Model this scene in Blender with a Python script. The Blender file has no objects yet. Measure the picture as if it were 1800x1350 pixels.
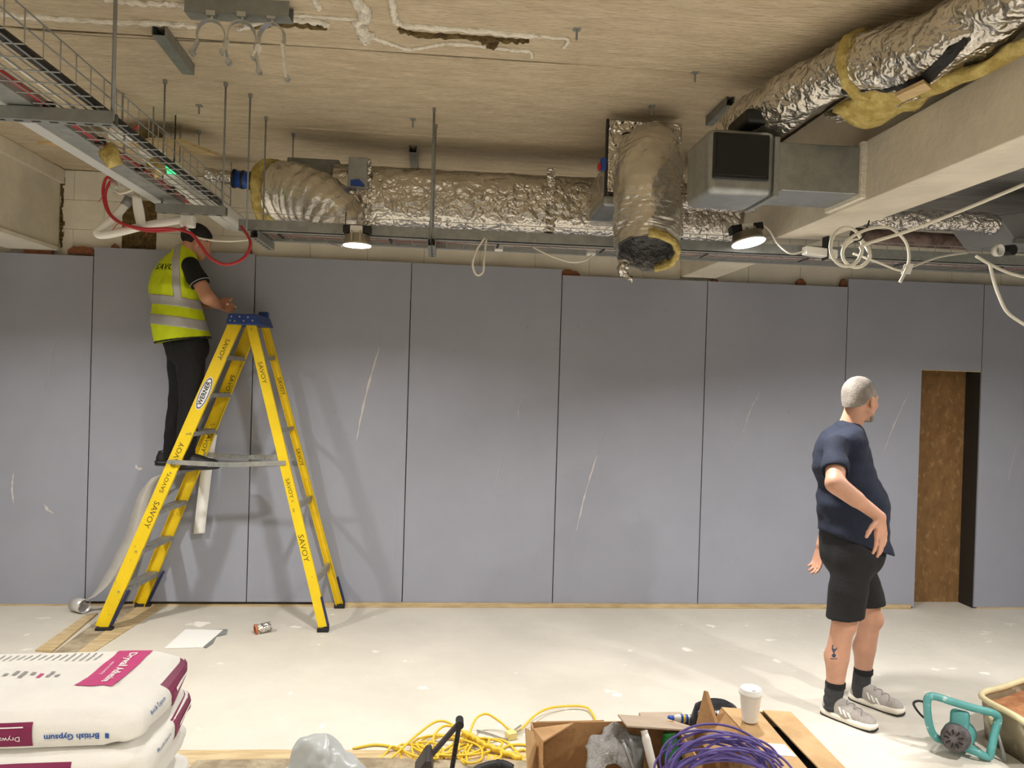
import bpy, bmesh, math, random
import numpy as np
from mathutils import Vector, Matrix, Quaternion
from mathutils.bvhtree import BVHTree

scene = bpy.context.scene
COL = scene.collection
random.seed(7); RNG = np.random.default_rng(7)

# ------------------------------------------------------------------ camera
F_PX, YAW, PITCH, ROLL, CAM_H = 1352.0, .0897, -.0078, .0299, 1.835
_fw = Vector((math.sin(YAW)*math.cos(PITCH), math.cos(YAW)*math.cos(PITCH), math.sin(PITCH)))
_r0 = Vector((math.cos(YAW), -math.sin(YAW), 0)); _u0 = _r0.cross(_fw)
_rt = _r0*math.cos(ROLL)+_u0*math.sin(ROLL); _up = _u0*math.cos(ROLL)-_r0*math.sin(ROLL)
cam_data = bpy.data.cameras.new('camera'); cam = bpy.data.objects.new('camera', cam_data); COL.objects.link(cam)
cam_data.sensor_width = 36.0; cam_data.lens = 36.0*F_PX/1800.0; cam_data.clip_start = .05
cam.matrix_world = Matrix(((_rt.x, _up.x, -_fw.x, 0), (_rt.y, _up.y, -_fw.y, 0), (_rt.z, _up.z, -_fw.z, CAM_H), (0, 0, 0, 1)))
scene.camera = cam
# ------------------------------------------------------------------ world and exposure
world = bpy.data.worlds.new('world'); scene.world = world; world.use_nodes = True
world.node_tree.nodes['Background'].inputs[0].default_value = (.9, .93, 1, 1)
world.node_tree.nodes['Background'].inputs[1].default_value = .25
scene.view_settings.view_transform = 'Standard'; scene.view_settings.look = 'None'
scene.view_settings.gamma = 1.0; scene.view_settings.use_curve_mapping = False
scene.view_settings.exposure = 0.0
LAMP_W = 37.0                                   # power of each LED downlight of the room

# ------------------------------------------------------------------ photo measurements -> world points
def _ray(px, py):
    X = (px-900)/F_PX; Y = (675-py)/F_PX
    return _fw + _rt*X + _up*Y
def PY(px, py, Y): r = _ray(px, py); return Vector((0, 0, CAM_H)) + r*(Y/r.y)
def PZ(px, py, Z=0.0): r = _ray(px, py); return Vector((0, 0, CAM_H)) + r*((Z-CAM_H)/r.z)
def PX(px, py, X): r = _ray(px, py); return Vector((0, 0, CAM_H)) + r*(X/r.x)

# ------------------------------------------------------------------ materials
MATS = {}
def srgb(c):
    return tuple((x/12.92 if x <= .04045 else ((x+.055)/1.055)**2.4) for x in [v/255 for v in c])
def mat(name, rgb, rough=.6, metal=0.0, var=.0, vscale=6, bump=0.0, bscale=40, stretch=(1, 1, 1), rgb2=None, vlo=.4, vhi=.62,
        alpha=1.0, trans=0.0, emit=None, estr=0, coat=0.0, sss=0.0, btype='noise', rgb3=None, s3=30, lo3=.62, hi3=.68, spec=.5, sheen=0, a3=1.0):
    if name in MATS: return MATS[name]
    m = bpy.data.materials.new(name); m.use_nodes = True; nt = m.node_tree; N = nt.nodes; L = nt.links
    b = N['Principled BSDF']; c = (*srgb(rgb), 1)
    b.inputs['Base Color'].default_value = c; b.inputs['Roughness'].default_value = rough; b.inputs['Metallic'].default_value = metal
    b.inputs['Alpha'].default_value = alpha; b.inputs['Transmission Weight'].default_value = trans; b.inputs['Coat Weight'].default_value = coat
    b.inputs['Specular IOR Level'].default_value = spec
    if sheen: b.inputs['Sheen Weight'].default_value = sheen
    if sss: b.inputs['Subsurface Weight'].default_value = sss; b.inputs['Subsurface Scale'].default_value = .01
    if emit: b.inputs['Emission Color'].default_value = (*srgb(emit), 1); b.inputs['Emission Strength'].default_value = estr
    tc = N.new('ShaderNodeTexCoord'); mp = N.new('ShaderNodeMapping'); mp.inputs['Scale'].default_value = stretch
    L.new(tc.outputs['Object'], mp.inputs[0])
    if var > 0 or rgb2:
        n = N.new('ShaderNodeTexNoise'); n.inputs['Scale'].default_value = vscale; n.inputs['Detail'].default_value = 6; n.inputs['Roughness'].default_value = .62
        L.new(mp.outputs[0], n.inputs[0])
        r = N.new('ShaderNodeValToRGB'); r.color_ramp.elements[0].position = vlo; r.color_ramp.elements[1].position = vhi
        c2 = (*srgb(rgb2), 1) if rgb2 else tuple(x*(1-var) for x in c[:3])+(1,)
        r.color_ramp.elements[0].color = c2; r.color_ramp.elements[1].color = c
        L.new(n.outputs[0], r.inputs[0]); out = r.outputs[0]
        if rgb3:
            n3 = N.new('ShaderNodeTexNoise'); n3.inputs['Scale'].default_value = s3; n3.inputs['Detail'].default_value = 4; L.new(mp.outputs[0], n3.inputs[0])
            r3 = N.new('ShaderNodeValToRGB'); r3.color_ramp.elements[0].position = lo3; r3.color_ramp.elements[1].position = hi3
            r3.color_ramp.elements[0].color = (0, 0, 0, 1); r3.color_ramp.elements[1].color = (a3, a3, a3, 1); L.new(n3.outputs[0], r3.inputs[0])
            mx = N.new('ShaderNodeMix'); mx.data_type = 'RGBA'; L.new(r3.outputs[0], mx.inputs[0]); L.new(out, mx.inputs[6])
            mx.inputs[7].default_value = (*srgb(rgb3), 1); out = mx.outputs[2]
        L.new(out, b.inputs['Base Color'])
    if bump > 0:
        if btype == 'voronoi':
            n = N.new('ShaderNodeTexVoronoi'); n.inputs['Scale'].default_value = bscale; n.feature = 'F1'
            nn = N.new('ShaderNodeTexNoise'); nn.inputs['Scale'].default_value = bscale*.6; nn.inputs['Detail'].default_value = 3
            mm = N.new('ShaderNodeMix'); mm.data_type = 'VECTOR'; mm.inputs[0].default_value = .25
            L.new(mp.outputs[0], mm.inputs[4]); L.new(nn.outputs['Color'], mm.inputs[5]); L.new(mp.outputs[0], nn.inputs[0])
            L.new(mm.outputs[1], n.inputs[0])
        else:
            n = N.new('ShaderNodeTexNoise'); n.inputs['Scale'].default_value = bscale; n.inputs['Detail'].default_value = 5; L.new(mp.outputs[0], n.inputs[0])
        bp = N.new('ShaderNodeBump'); bp.inputs['Strength'].default_value = bump; bp.inputs['Distance'].default_value = .02
        L.new(n.outputs[0], bp.inputs['Height']); L.new(bp.outputs[0], b.inputs['Normal'])
    MATS[name] = m
    return m

# ------------------------------------------------------------------ object helpers
def tag(o, label=None, cat=None, group=None, kind=None):
    if label: o['label'] = label
    if cat: o['category'] = cat
    if group: o['group'] = group
    if kind: o['kind'] = kind
    return o
def thing(name, label, cat, loc=(0, 0, 0), group=None):
    o = bpy.data.objects.new(name, None); o.empty_display_size = .1; COL.objects.link(o); o.location = loc
    return tag(o, label, cat, group)
def wloc(o):
    v = Vector((0, 0, 0))
    while o is not None: v += Vector(o.location); o = o.parent
    return v
class MB:
    """collects verts/faces in world coordinates"""
    def __init__(s): s.v = []; s.f = []
    def add(s, verts, faces):
        n = len(s.v); s.v += [tuple(v) for v in verts]; s.f += [tuple(i+n for i in f) for f in faces]; return s
    def box(s, lo, hi):
        x0, y0, z0 = lo; x1, y1, z1 = hi
        return s.add([(x0, y0, z0), (x1, y0, z0), (x1, y1, z0), (x0, y1, z0), (x0, y0, z1), (x1, y0, z1), (x1, y1, z1), (x0, y1, z1)],
                     [(0, 3, 2, 1), (4, 5, 6, 7), (0, 1, 5, 4), (1, 2, 6, 5), (2, 3, 7, 6), (3, 0, 4, 7)])
    def obox(s, c, ax, ay, az):
        """oriented box: centre and three half-extent vectors"""
        c = Vector(c); ax = Vector(ax); ay = Vector(ay); az = Vector(az); P = []
        for sz in (-1, 1):
            for sx, sy in ((-1, -1), (1, -1), (1, 1), (-1, 1)): P.append(c+ax*sx+ay*sy+az*sz)
        F = [(0, 3, 2, 1), (4, 5, 6, 7), (0, 1, 5, 4), (1, 2, 6, 5), (2, 3, 7, 6), (3, 0, 4, 7)]
        if ax.cross(ay).dot(az) < 0: F = [f[::-1] for f in F]
        return s.add(P, F)
    def bar(s, a, b, w, t, up=(0, 0, 1)):
        """rectangular bar from a to b; w across, t along up"""
        a = Vector(a); b = Vector(b); d = (b-a); l = d.length; d.normalize(); up = Vector(up)
        sd = d.cross(up).normalized(); u = sd.cross(d).normalized()
        return s.obox((a+b)/2, d*(l/2), sd*(w/2), u*(t/2))
    def prism(s, poly, off):
        """polygon (list of points) extruded by vector off"""
        off = Vector(off); n = len(poly); P = [Vector(p) for p in poly]; Q = [p+off for p in P]
        nrm = Vector((0, 0, 0))
        for i in range(n): nrm += P[i].cross(P[(i+1) % n])
        F = [tuple(range(n)), tuple(range(2*n-1, n-1, -1))]+[(i, i+n, (i+1) % n+n, (i+1) % n) for i in range(n)]
        if nrm.dot(off) > 0: F = [f[::-1] for f in F]
        return s.add(P+Q, F)
    def tube(s, path, r, n=10, cap=True, closed=False, noise=None, squash=None):
        P = [Vector(p) for p in path]; m = len(P)
        T = []
        for i in range(m):
            if closed: t = P[(i+1) % m]-P[i-1]
            else: t = P[min(i+1, m-1)]-P[max(i-1, 0)]
            T.append(t.normalized() if t.length > 1e-9 else Vector((0, 0, 1)))
        ref = Vector((0, 0, 1)) if abs(T[0].z) < .9 else Vector((1, 0, 0))
        u = T[0].cross(ref).normalized(); V = []
        for i in range(m):
            if i:
                ax = T[i-1].cross(T[i])
                if ax.length > 1e-7: u = Quaternion(ax.normalized(), T[i-1].angle(T[i])) @ u
                u = (u-T[i]*u.dot(T[i])).normalized()
            w = T[i].cross(u)
            rr = r(i/(m-1)) if callable(r) else r
            for k in range(n):
                a = 2*math.pi*k/n; q = rr
                if noise: q += noise(i, k, a)
                cx, sx = (1, 1) if squash is None else squash
                V.append(P[i]+u*(math.cos(a)*q*cx)+w*(math.sin(a)*q*sx))
        F = []
        for i in range(m if closed else m-1):
            j = (i+1) % m
            for k in range(n): F.append((i*n+k, i*n+(k+1) % n, j*n+(k+1) % n, j*n+k))
        if cap and not closed: F += [tuple(range(n-1, -1, -1)), tuple(range((m-1)*n, m*n))]
        return s.add(V, F)
    def lathe(s, base, axis, prof, n=24, cap=True):
        """prof: list of (r, h) along axis"""
        axis = Vector(axis).normalized(); ref = Vector((0, 0, 1)) if abs(axis.z) < .9 else Vector((1, 0, 0))
        u = axis.cross(ref).normalized(); w = axis.cross(u); base = Vector(base); V = []
        for r, h in prof:
            for k in range(n):
                a = 2*math.pi*k/n; V.append(base+axis*h+u*(math.cos(a)*r)+w*(math.sin(a)*r))
        F = []
        for i in range(len(prof)-1):
            for k in range(n): F.append((i*n+k, i*n+(k+1) % n, (i+1)*n+(k+1) % n, (i+1)*n+k))
        if cap: F += [tuple(range(n-1, -1, -1)), tuple(range((len(prof)-1)*n, len(prof)*n))]
        return s.add(V, F)
    def grid(s, fn, nu, nv):
        V = [fn(i/nu, j/nv) for j in range(nv+1) for i in range(nu+1)]
        F = [(j*(nu+1)+i, j*(nu+1)+i+1, (j+1)*(nu+1)+i+1, (j+1)*(nu+1)+i) for j in range(nv) for i in range(nu)]
        return s.add(V, F)
    def build(s, name, m, parent=None, smooth=False, bevel=0, solid=0, fix=False):
        V = np.array([tuple(v) for v in s.v], dtype=float)
        if parent is None: o0 = Vector(((V[:, 0].min()+V[:, 0].max())/2, (V[:, 1].min()+V[:, 1].max())/2, V[:, 2].min())); off = o0
        else: off = wloc(parent); o0 = Vector((0, 0, 0))
        me = bpy.data.meshes.new(name); me.from_pydata((V-np.array(off)).tolist(), [], s.f); me.update()
        if fix:
            bm = bmesh.new(); bm.from_mesh(me); bmesh.ops.recalc_face_normals(bm, faces=bm.faces); bm.to_mesh(me); bm.free()
        ob = bpy.data.objects.new(name, me); COL.objects.link(ob); ob.location = o0
        if parent is not None: ob.parent = parent
        if m: me.materials.append(m)
        if smooth: me.polygons.foreach_set('use_smooth', [True]*len(me.polygons))
        if solid:
            md = ob.modifiers.new('thickness', 'SOLIDIFY'); md.thickness = solid; md.offset = 0
        if bevel:
            md = ob.modifiers.new('bevel', 'BEVEL'); md.width = bevel; md.segments = 2; md.limit_method = 'ANGLE'; md.angle_limit = math.radians(40)
            if not smooth: me.polygons.foreach_set('use_smooth', [True]*len(me.polygons)); md.harden_normals = True
        return ob
def struct(o): o['kind'] = 'structure'; return o
def dup(src, parent, offset):
    c = src.copy(); COL.objects.link(c); c.parent = parent; c.location = Vector(src.location)+Vector(offset); return c
def smooth_path(pts, n=8, closed=False):
    """Catmull-Rom through pts"""
    P = [Vector(p) for p in pts]; out = []; m = len(P)
    rng = range(m) if closed else range(m-1)
    for i in rng:
        if closed: a, b, c, d = P[i-1], P[i], P[(i+1) % m], P[(i+2) % m]
        else: a, b, c, d = P[max(i-1, 0)], P[i], P[i+1], P[min(i+2, m-1)]
        for k in range(n):
            t = k/n
            out.append(.5*((2*b)+(c-a)*t+(2*a-5*b+4*c-d)*t*t+(3*b-a-3*c+d)*t**3))
    if not closed: out.append(P[-1])
    return out
def vnoise(p, scale, seed=0):
    """3D value noise in [-1,1]; p (...,3)"""
    q = np.asarray(p, dtype=np.float64)*scale; i = np.floor(q).astype(np.int64); f = q-i; f = f*f*(3-2*f); out = 0
    def h(a, b, c):
        x = (a*374761393+b*668265263+c*2147483647+seed*974711) & 0x7fffffff
        x = ((x ^ (x >> 13))*1274126177) & 0x7fffffff
        return ((x ^ (x >> 16)) & 0xffff)/32767.5-1
    for dx in (0, 1):
        for dy in (0, 1):
            for dz in (0, 1):
                w = (f[..., 0] if dx else 1-f[..., 0])*(f[..., 1] if dy else 1-f[..., 1])*(f[..., 2] if dz else 1-f[..., 2])
                out = out+w*h(i[..., 0]+dx, i[..., 1]+dy, i[..., 2]+dz)
    return out
def warp(o, amp, scale, seed=0, axes=(1, 1, 1)):
    me = o.data; n = len(me.vertices); co = np.empty(n*3); me.vertices.foreach_get('co', co); co = co.reshape(-1, 3)
    d = np.stack([vnoise(co+7*k, scale, seed+k) for k in range(3)], 1)*amp*np.array(axes)
    me.vertices.foreach_set('co', (co+d).ravel()); me.update()
def text_mesh(s, size, extrude=0.0, bold=0.0, align='CENTER'):
    cu = bpy.data.curves.new('txt', 'FONT'); cu.body = s; cu.size = size; cu.extrude = extrude; cu.offset = bold; cu.align_x = align; cu.align_y = 'CENTER'; cu.resolution_u = 2
    ob = bpy.data.objects.new('txt', cu); COL.objects.link(ob)
    dg = bpy.context.evaluated_depsgraph_get(); me = ob.evaluated_get(dg).to_mesh()
    V = [v.co.copy() for v in me.vertices]; F = [tuple(p.vertices) for p in me.polygons]
    ob.evaluated_get(dg).to_mesh_clear(); bpy.data.objects.remove(ob); bpy.data.curves.remove(cu)
    return V, F
def flat_text(s, size, org, u, v, m, parent, name='lettering', lift=.001, bold=0.0, sx=1.0):
    """lettering lying on the plane org + u,v (unit vectors), normal u x v"""
    V, F = text_mesh(s, size, bold=bold); u = Vector(u).normalized(); v = Vector(v).normalized(); n = u.cross(v).normalized()
    b = MB().add([Vector(org)+u*(p.x*sx)+v*p.y+n*lift for p in V], F)
    return b.build(name, m, parent)
def bvh_of(o):
    off = wloc(o); me = o.data
    return BVHTree.FromPolygons([v.co+off for v in me.vertices], [tuple(p.vertices) for p in me.polygons])
def project(verts, faces, target, n, name, m, parent, lift=.0015, reach=1.0):
    """lay a flat drawing on a surface along -n"""
    t = target if isinstance(target, BVHTree) else bvh_of(target); n = Vector(n).normalized(); out = []
    for p in verts:
        p = Vector(p); h = t.ray_cast(p+n*reach*.5, -n, reach*1.2); out.append(h[0]+n*lift if h[0] is not None else None)
    dep = [q.dot(n) for q in out if q is not None]; mid = sorted(dep)[len(dep)//2] if dep else 0
    ok = [q is not None and abs(q.dot(n)-mid) < .12 for q in out]; out = [q if q is not None else Vector(p) for q, p in zip(out, verts)]
    faces = [f for f in faces if all(ok[i] for i in f)] or faces
    b = MB().add(out, faces); o = b.build(name, m, parent)
    return o
def text_on(s, size, org, u, v, target, m, parent, name='lettering', lift=.002, bold=0, sx=1.0, reach=1.0):
    V, F = text_mesh(s, size, bold=bold); u = Vector(u).normalized(); v = Vector(v).normalized()
    return project([Vector(org)+u*(p.x*sx)+v*p.y for p in V], F, target, u.cross(v), name, m, parent, lift, reach)
# ================================================================== THE SETTING
WY, BY, ZC = 6.20, 6.12, 3.33          # block wall face, board face, ceiling height
m_floor = mat('floor_screed', (213, 207, 194), .55, var=.1, vscale=1.6, bump=.12, bscale=18, rgb3=(242, 238, 228), s3=5.5, lo3=.67, hi3=.73)
m_slab = mat('ceiling_slab', (220, 205, 178), .9, rgb2=(184, 168, 140), vscale=9, bump=.75, bscale=34, stretch=(.45, 1.9, 1), vlo=.25, vhi=.75, rgb3=(140, 124, 98), s3=48, lo3=.5, hi3=.8, a3=.5)
m_slabg = mat('ceiling_slab_painted', (168, 167, 165), .85, rgb2=(140, 139, 138), vscale=4, bump=.3, bscale=26, stretch=(.4, 2, 1))  # greyer slab tone, used right of the beam
m_cream = mat('cream_paint', (234, 228, 213), .7, var=.12, vscale=3, bump=.15, bscale=30)
m_beam = mat('beam_paint', (228, 220, 203), .7, var=.16, vscale=2.5, bump=.2, bscale=25)
m_board = mat('lilac_plasterboard', (160, 163, 176), .75, var=.06, vscale=1.2, bump=.03, bscale=60)
m_wood = mat('raw_timber', (208, 186, 146), .75, rgb2=(184, 160, 118), vscale=9, stretch=(.6, 4, 4), bump=.2, bscale=30)
m_osb = mat('strand_board', (142, 106, 62), .7, rgb2=(122, 88, 50), vscale=16, stretch=(1, 1, .55), bump=.35, bscale=28, rgb3=(156, 120, 76), s3=24, lo3=.58, hi3=.66, vlo=.35, vhi=.65)
m_mortar = mat('mortar', (140, 128, 105), .9, var=.25, vscale=20, bump=.5, bscale=60)
m_white = mat('white_plastic', (236, 234, 228), .4)
m_sealant = mat('dried_sealant', (244, 238, 224), .8, var=.15, vscale=40, bump=.5, bscale=70)
m_wool = mat('mineral_wool', (210, 192, 122), .95, rgb2=(176, 154, 86), vscale=18, bump=.8, bscale=45)
m_woolb = mat('old_mineral_wool', (120, 100, 60), .95, rgb2=(84, 68, 38), vscale=26, bump=.9, bscale=60)
m_scuff = mat('plaster_scuff', (228, 224, 218), .8, alpha=.75)
m_scuff2 = mat('faint_scuff', (206, 203, 206), .8, alpha=.5)
m_dark = mat('dark_gap', (30, 27, 24), .9)

floor = struct(MB().box((-8, -6.5, -.15), (9.5, WY+.2, 0)).build('floor', m_floor))
# ceiling of precast planks
ceiling = bpy.data.objects.new('ceiling', None); COL.objects.link(ceiling); ceiling.location = (0, 0, ZC); struct(ceiling)
JY = [-6.5, -4.75, -3.55, -2.35, -1.15, .05, 1.25, 2.43, 3.63, 4.84, 6.04, 6.4]
for a, b in zip(JY[:-1], JY[1:]):
    for x0, x1, mm in ((-8, 1.96, m_slab), (2.2, 9.5, m_slabg)):
        o = MB().box((x0, a+.008, ZC+random.uniform(-.004, .004)), (x1, b-.008, ZC+.2)).build('slab_plank', mm, ceiling, bevel=.012)
MB().box((-8, -6.5, ZC+.03), (9.5, 6.4, ZC+.25)).build('slab_core', m_mortar, ceiling)
# back wall: block courses above the boards
wall = bpy.data.objects.new('wall_back', None); COL.objects.link(wall); wall.location = (0, WY, 0); struct(wall)
m_core = mat('painted_mortar', (196, 187, 168), .9, var=.15, vscale=12)
MB().box((-8, WY+.004, 0), (3.99, WY+.2, ZC)).build('wall_core', m_core, wall)
MB().box((4.53, WY+.004, 0), (9.5, WY+.2, ZC)).build('wall_core', m_core, wall)
MB().box((3.99, WY+.004, 2.2), (4.53, WY+.2, ZC)).build('wall_core', m_core, wall)
zz = 2.43
for c in range(4):
    z0, z1 = zz+c*.225, min(zz+c*.225+.222, ZC-.002)
    x = -8+(.222 if c % 2 else 0)
    while x < 9.5:
        x1 = min(x+.447, 9.5)
        skip = (c >= 1 and x < -2.245 and x1 > -2.50)       # opening for the raw mortar patch behind the worker
        if -3.4 < x1 and x < 5.4:
            if skip: MB().box((x, WY, z0), (-2.49, WY+.05, z1)).build('block', m_cream, wall, bevel=.003) if x < -2.5 else None; MB().box((-2.255, WY, z0), (x1, WY+.05, z1)).build('block', m_cream, wall, bevel=.003) if x1 > -2.25 else None
            else: MB().box((x+.0015, WY+random.uniform(-.002, .001), z0), (x1-.0015, WY+.05, z1)).build('block', m_cream, wall, bevel=.003)
        x += .447
for x0, x1 in ((-8, -3.62), (5.3, 9.5)): MB().box((x0, WY, 2.4), (x1, WY+.05, ZC)).build('block_stretch', m_cream, wall)
p = MB().box((-2.50, WY-.004, 2.6), (-2.245, WY+.02, 3.12)).build('mortar_patch', m_woolb, wall)
# plasterboards: seams every 1.2 m
SX = [-2.671+1.2*i for i in range(-3, 10)]
TOPS = {0: 2.66, 1: 2.66, 2: 2.665, 3: 2.735, 4: 2.72, 5: 2.718, 6: 2.672, 7: 2.672, 8: 2.742, 9: 2.74, 10: 2.74, 11: 2.74}
DX0, DX1, DZ = 3.997, 4.526, 2.008            # doorway cut in the boards
for i in range(12):
    a, b = SX[i]+.004, SX[i+1]-.004; t = TOPS[i]; yb = BY+random.uniform(-.002, .002)
    bot = .035 if 2 < i < 8 else .012
    if a < DX1 and b > DX0:
        m = MB()
        if a < DX0: m.box((a, yb, bot), (min(b, DX0), yb+.015, t))
        if b > DX1: m.box((max(a, DX1), yb, bot), (b, yb+.015, t))
        m.box((max(a, DX0), yb, DZ), (min(b, DX1), yb+.015, t))
        m.build('plasterboard', m_board, wall)
    else: MB().box((a, yb, bot), (b, yb+.015, t)).build('plasterboard', m_board, wall)
# adhesive dabs that show above the boards
for px, py, w, h in ((70, 441, .2, .05), (146, 441, .2, .05), (204, 435, .05, .03), (1002, 484, .16, .06), (1255, 494, .05, .02), (1406, 497, .08, .035), (440, 446, .04, .04), (1480, 500, .05, .05)):
    c = PY(px, py, WY-.02); V = []
    n = 9
    for k in range(n+1): tt = k/n; V.append((c.x-w/2+w*tt, c.y, c.z+h*(.9*math.sin(math.pi*tt)**.6)*random.uniform(.6, 1.1)))
    V = [(c.x-w/2, c.y, c.z-.03)]+V+[(c.x+w/2, c.y, c.z-.03)]
    MB().prism(V, (0, -.03, 0)).build('adhesive_dab', mat('adhesive', (150, 96, 66), .9, var=.3, vscale=30, bump=.6, bscale=50), wall)
# scuffs and scratches on the boards
def scuff(px0, py0, px1, py1, w=.004, m=None, bend=.012):
    a, b = PY(px0, py0, BY-.003), PY(px1, py1, BY-.003); d = b-a; s = Vector((d.z, 0, -d.x)).normalized(); n = 14; L = []; R = []
    for k in range(n+1):
        t = k/n; c = a+d*t+s*(bend*math.sin(math.pi*t)+random.uniform(-.002, .002)); ww = w*(.25+random.random())*math.sin(math.pi*min(max(t, .04), .96))**.5
        L.append(c+s*ww); R.append(c-s*ww)
    m_ = MB().add(L+R, [(k, k+1, n+2+k, n+1+k) for k in range(n)]); m_.build('scuff_mark', m or m_scuff, wall)
scuff(667, 610, 626, 776, .009); scuff(672, 572, 668, 610, .003, m_scuff2); scuff(918, 700, 911, 735, .012, m_scuff2); scuff(1050, 800, 1014, 932, .007); scuff(1064, 760, 1052, 800, .003, m_scuff2)
scuff(1335, 690, 1306, 760, .005); scuff(1306, 760, 1284, 806, .004, m_scuff2); scuff(1598, 690, 1549, 808, .005); scuff(1790, 770, 1774, 846, .006, m_scuff2)
scuff(886, 800, 868, 868, .004, m_scuff2); scuff(24, 832, 24, 884, .008, m_scuff); scuff(78, 886, 94, 902, .012); scuff(238, 818, 250, 824, .018, m_scuff)
scuff(100, 600, 80, 690, .004, m_scuff2); scuff(700, 850, 690, 1010, .003, m_scuff2); scuff(1012, 930, 1006, 980, .004, m_scuff2)
for k in range(26):
    px, py = random.uniform(460, 1480), random.uniform(480, 1040); scuff(px, py, px+random.uniform(-6, 8), py+random.uniform(2, 10), random.uniform(.002, .006), m_scuff2, 0)
# timber sole plate under the boards
struct(MB().box((-.95, BY-.022, 0), (3.96, BY+.03, .034)).build('trim_1', m_wood, bevel=.003))
struct(MB().box((-6.2, BY-.006, 0), (-.96, BY+.03, .012)).build('trim_2', m_wood))
struct(MB().box((4.56, BY-.004, 0), (9.5, BY+.03, .012)).build('trim_3', m_wood))
# doorway recess with strand board
dr = struct(MB().box((DX0-.05, BY+.19, 0), (DX1+.05, BY+.215, 2.2)).build('door_1', m_osb))
m_jamb = mat('dark_jamb', (46, 38, 28), .9, var=.2)  # recess shadow put into the jamb colour
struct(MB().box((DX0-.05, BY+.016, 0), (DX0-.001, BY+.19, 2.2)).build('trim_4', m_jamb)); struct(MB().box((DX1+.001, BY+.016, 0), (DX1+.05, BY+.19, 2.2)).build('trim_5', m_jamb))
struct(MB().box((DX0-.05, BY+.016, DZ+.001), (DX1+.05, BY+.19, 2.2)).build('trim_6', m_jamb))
struct(MB().box((DX0-.02, BY+.012, DZ-.006), (DX1+.02, BY+.03, DZ+.004)).build('trim_7', m_wood))
# downstand beams running towards the camera
beamR = struct(MB().box((1.92, -6.5, 2.70), (2.20, WY, 2.985)).box((2.02, -6.5, 2.985), (2.18, WY, ZC)).build('beam_right', m_beam, bevel=.006))
beamL = struct(MB().box((-3.35, -6.5, 2.725), (-2.96, WY, ZC)).box((-2.96, -6.5, 3.22), (-2.93, WY, ZC)).build('beam_left', m_beam, bevel=.006))
MB().box((-3.3, 4.2, 2.70), (-2.94, WY-.02, 2.728)).build('soffit_lining', m_cream, beamL)
g = MB()
for k in range(20): z = 2.75+k*.028; g.obox((-2.955+random.uniform(0, .012), WY-.004, z), (random.uniform(.006, .02), 0, 0), (0, .004, 0), (0, 0, .017))
g.build('joint_stain', m_woolb, beamL)
# the remaining walls of the room, all round
for nm, lo, hi in (('wall_left', (-8.1, -6.6, 0), (-8, WY+.2, ZC)), ('wall_right', (9.5, -6.6, 0), (9.6, WY+.2, ZC)), ('wall_behind', (-8, -6.6, 0), (9.5, -6.5, ZC))):
    struct(MB().box(lo, hi).build(nm, m_cream))
# floor duct strip by the ladder, and the timber edge in the foreground
m_raw = mat('raw_concrete', (176, 162, 136), .9, rgb2=(138, 124, 100), vscale=9, bump=.5, bscale=40)
def floor_quad(name, pts, h, m, z0=0.0):
    P = [PZ(*q, 0.0) for q in pts]; o = MB().prism([(p.x, p.y, z0) for p in P], (0, 0, h)).build(name, m, floor); return o
floor_quad('floor_channel', [(92, 1150), (160, 1150), (262, 1066), (205, 1066)], .003, m_raw)
floor_quad('channel_batten', [(62, 1146), (92, 1148), (172, 1080), (150, 1084)], .014, m_wood)
floor_quad('channel_batten', [(136, 1148), (162, 1149), (290, 1066), (240, 1068)], .006, m_wood)
o = floor_quad('edge_plank', [(290, 1352), (300, 1322), (470, 1321), (640, 1322), (930, 1326), (945, 1352)], .01, m_wood); 
floor_quad('edge_break', [(320, 1372), (345, 1344), (640, 1340), (930, 1345), (945, 1372)], .022, m_raw)
# ceiling residue: sealant beads and plaster ridges
def bead(pts, r, m=m_sealant, z=ZC-.006, name='sealant_bead', jag=.4, sq=(1, .5)):
    P = smooth_path([PZ(*q, z) for q in pts], 8); n = 8
    MB().tube(P, r, n, noise=lambda i, k, a: r*jag*random.uniform(-1, 1), squash=(1, 1)).build(name, m, ceiling, smooth=True)
bead([(620, -10), (641, 24), (630, 40), (646, 60), (640, 72)], .022, jag=.7)
bead([(634, 68), (655, 66), (690, 78), (720, 86), (760, 80), (790, 76), (850, 81), (905, 88), (930, 90), (936, 100)], .009, jag=.5)
bead([(688, -10), (691, 20), (696, 36), (715, 44), (790, 50), (870, 56), (950, 64)], .014, jag=.45)
bead([(930, 62), (980, 66), (999, 70), (990, 84)], .008); bead([(0, 24), (80, 30), (170, 36), (280, 40), (352, 44)], .014, jag=.6)
bead([(512, 26), (575, 30), (632, 34)], .008); bead([(180, -4), (240, 4), (300, 6), (330, 9)], .012, jag=.7); bead([(550, -8), (556, 6), (562, 14)], .012); bead([(420, 50), (470, 33), (520, 33), (570, 40), (572, 44)], .014, m_sealant, jag=.6)
for pts, r in (([(700, 50), (730, 58), (790, 62), (850, 66), (900, 70), (930, 70)], .014), ([(440, 46), (480, 40), (540, 44), (575, 46)], .014), ([(845, 66), (870, 78)], .02)):
    bead(pts, r, m_woolb, ZC-.004, 'wool_packing', .6)
for pts in ([(60, 52), (400, 72), (900, 106), (1150, 120)], [(0, 45), (190, 64), (620, 84)]): bead(pts, .003, m_mortar, ZC+.002, 'joint_grout')
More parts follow.
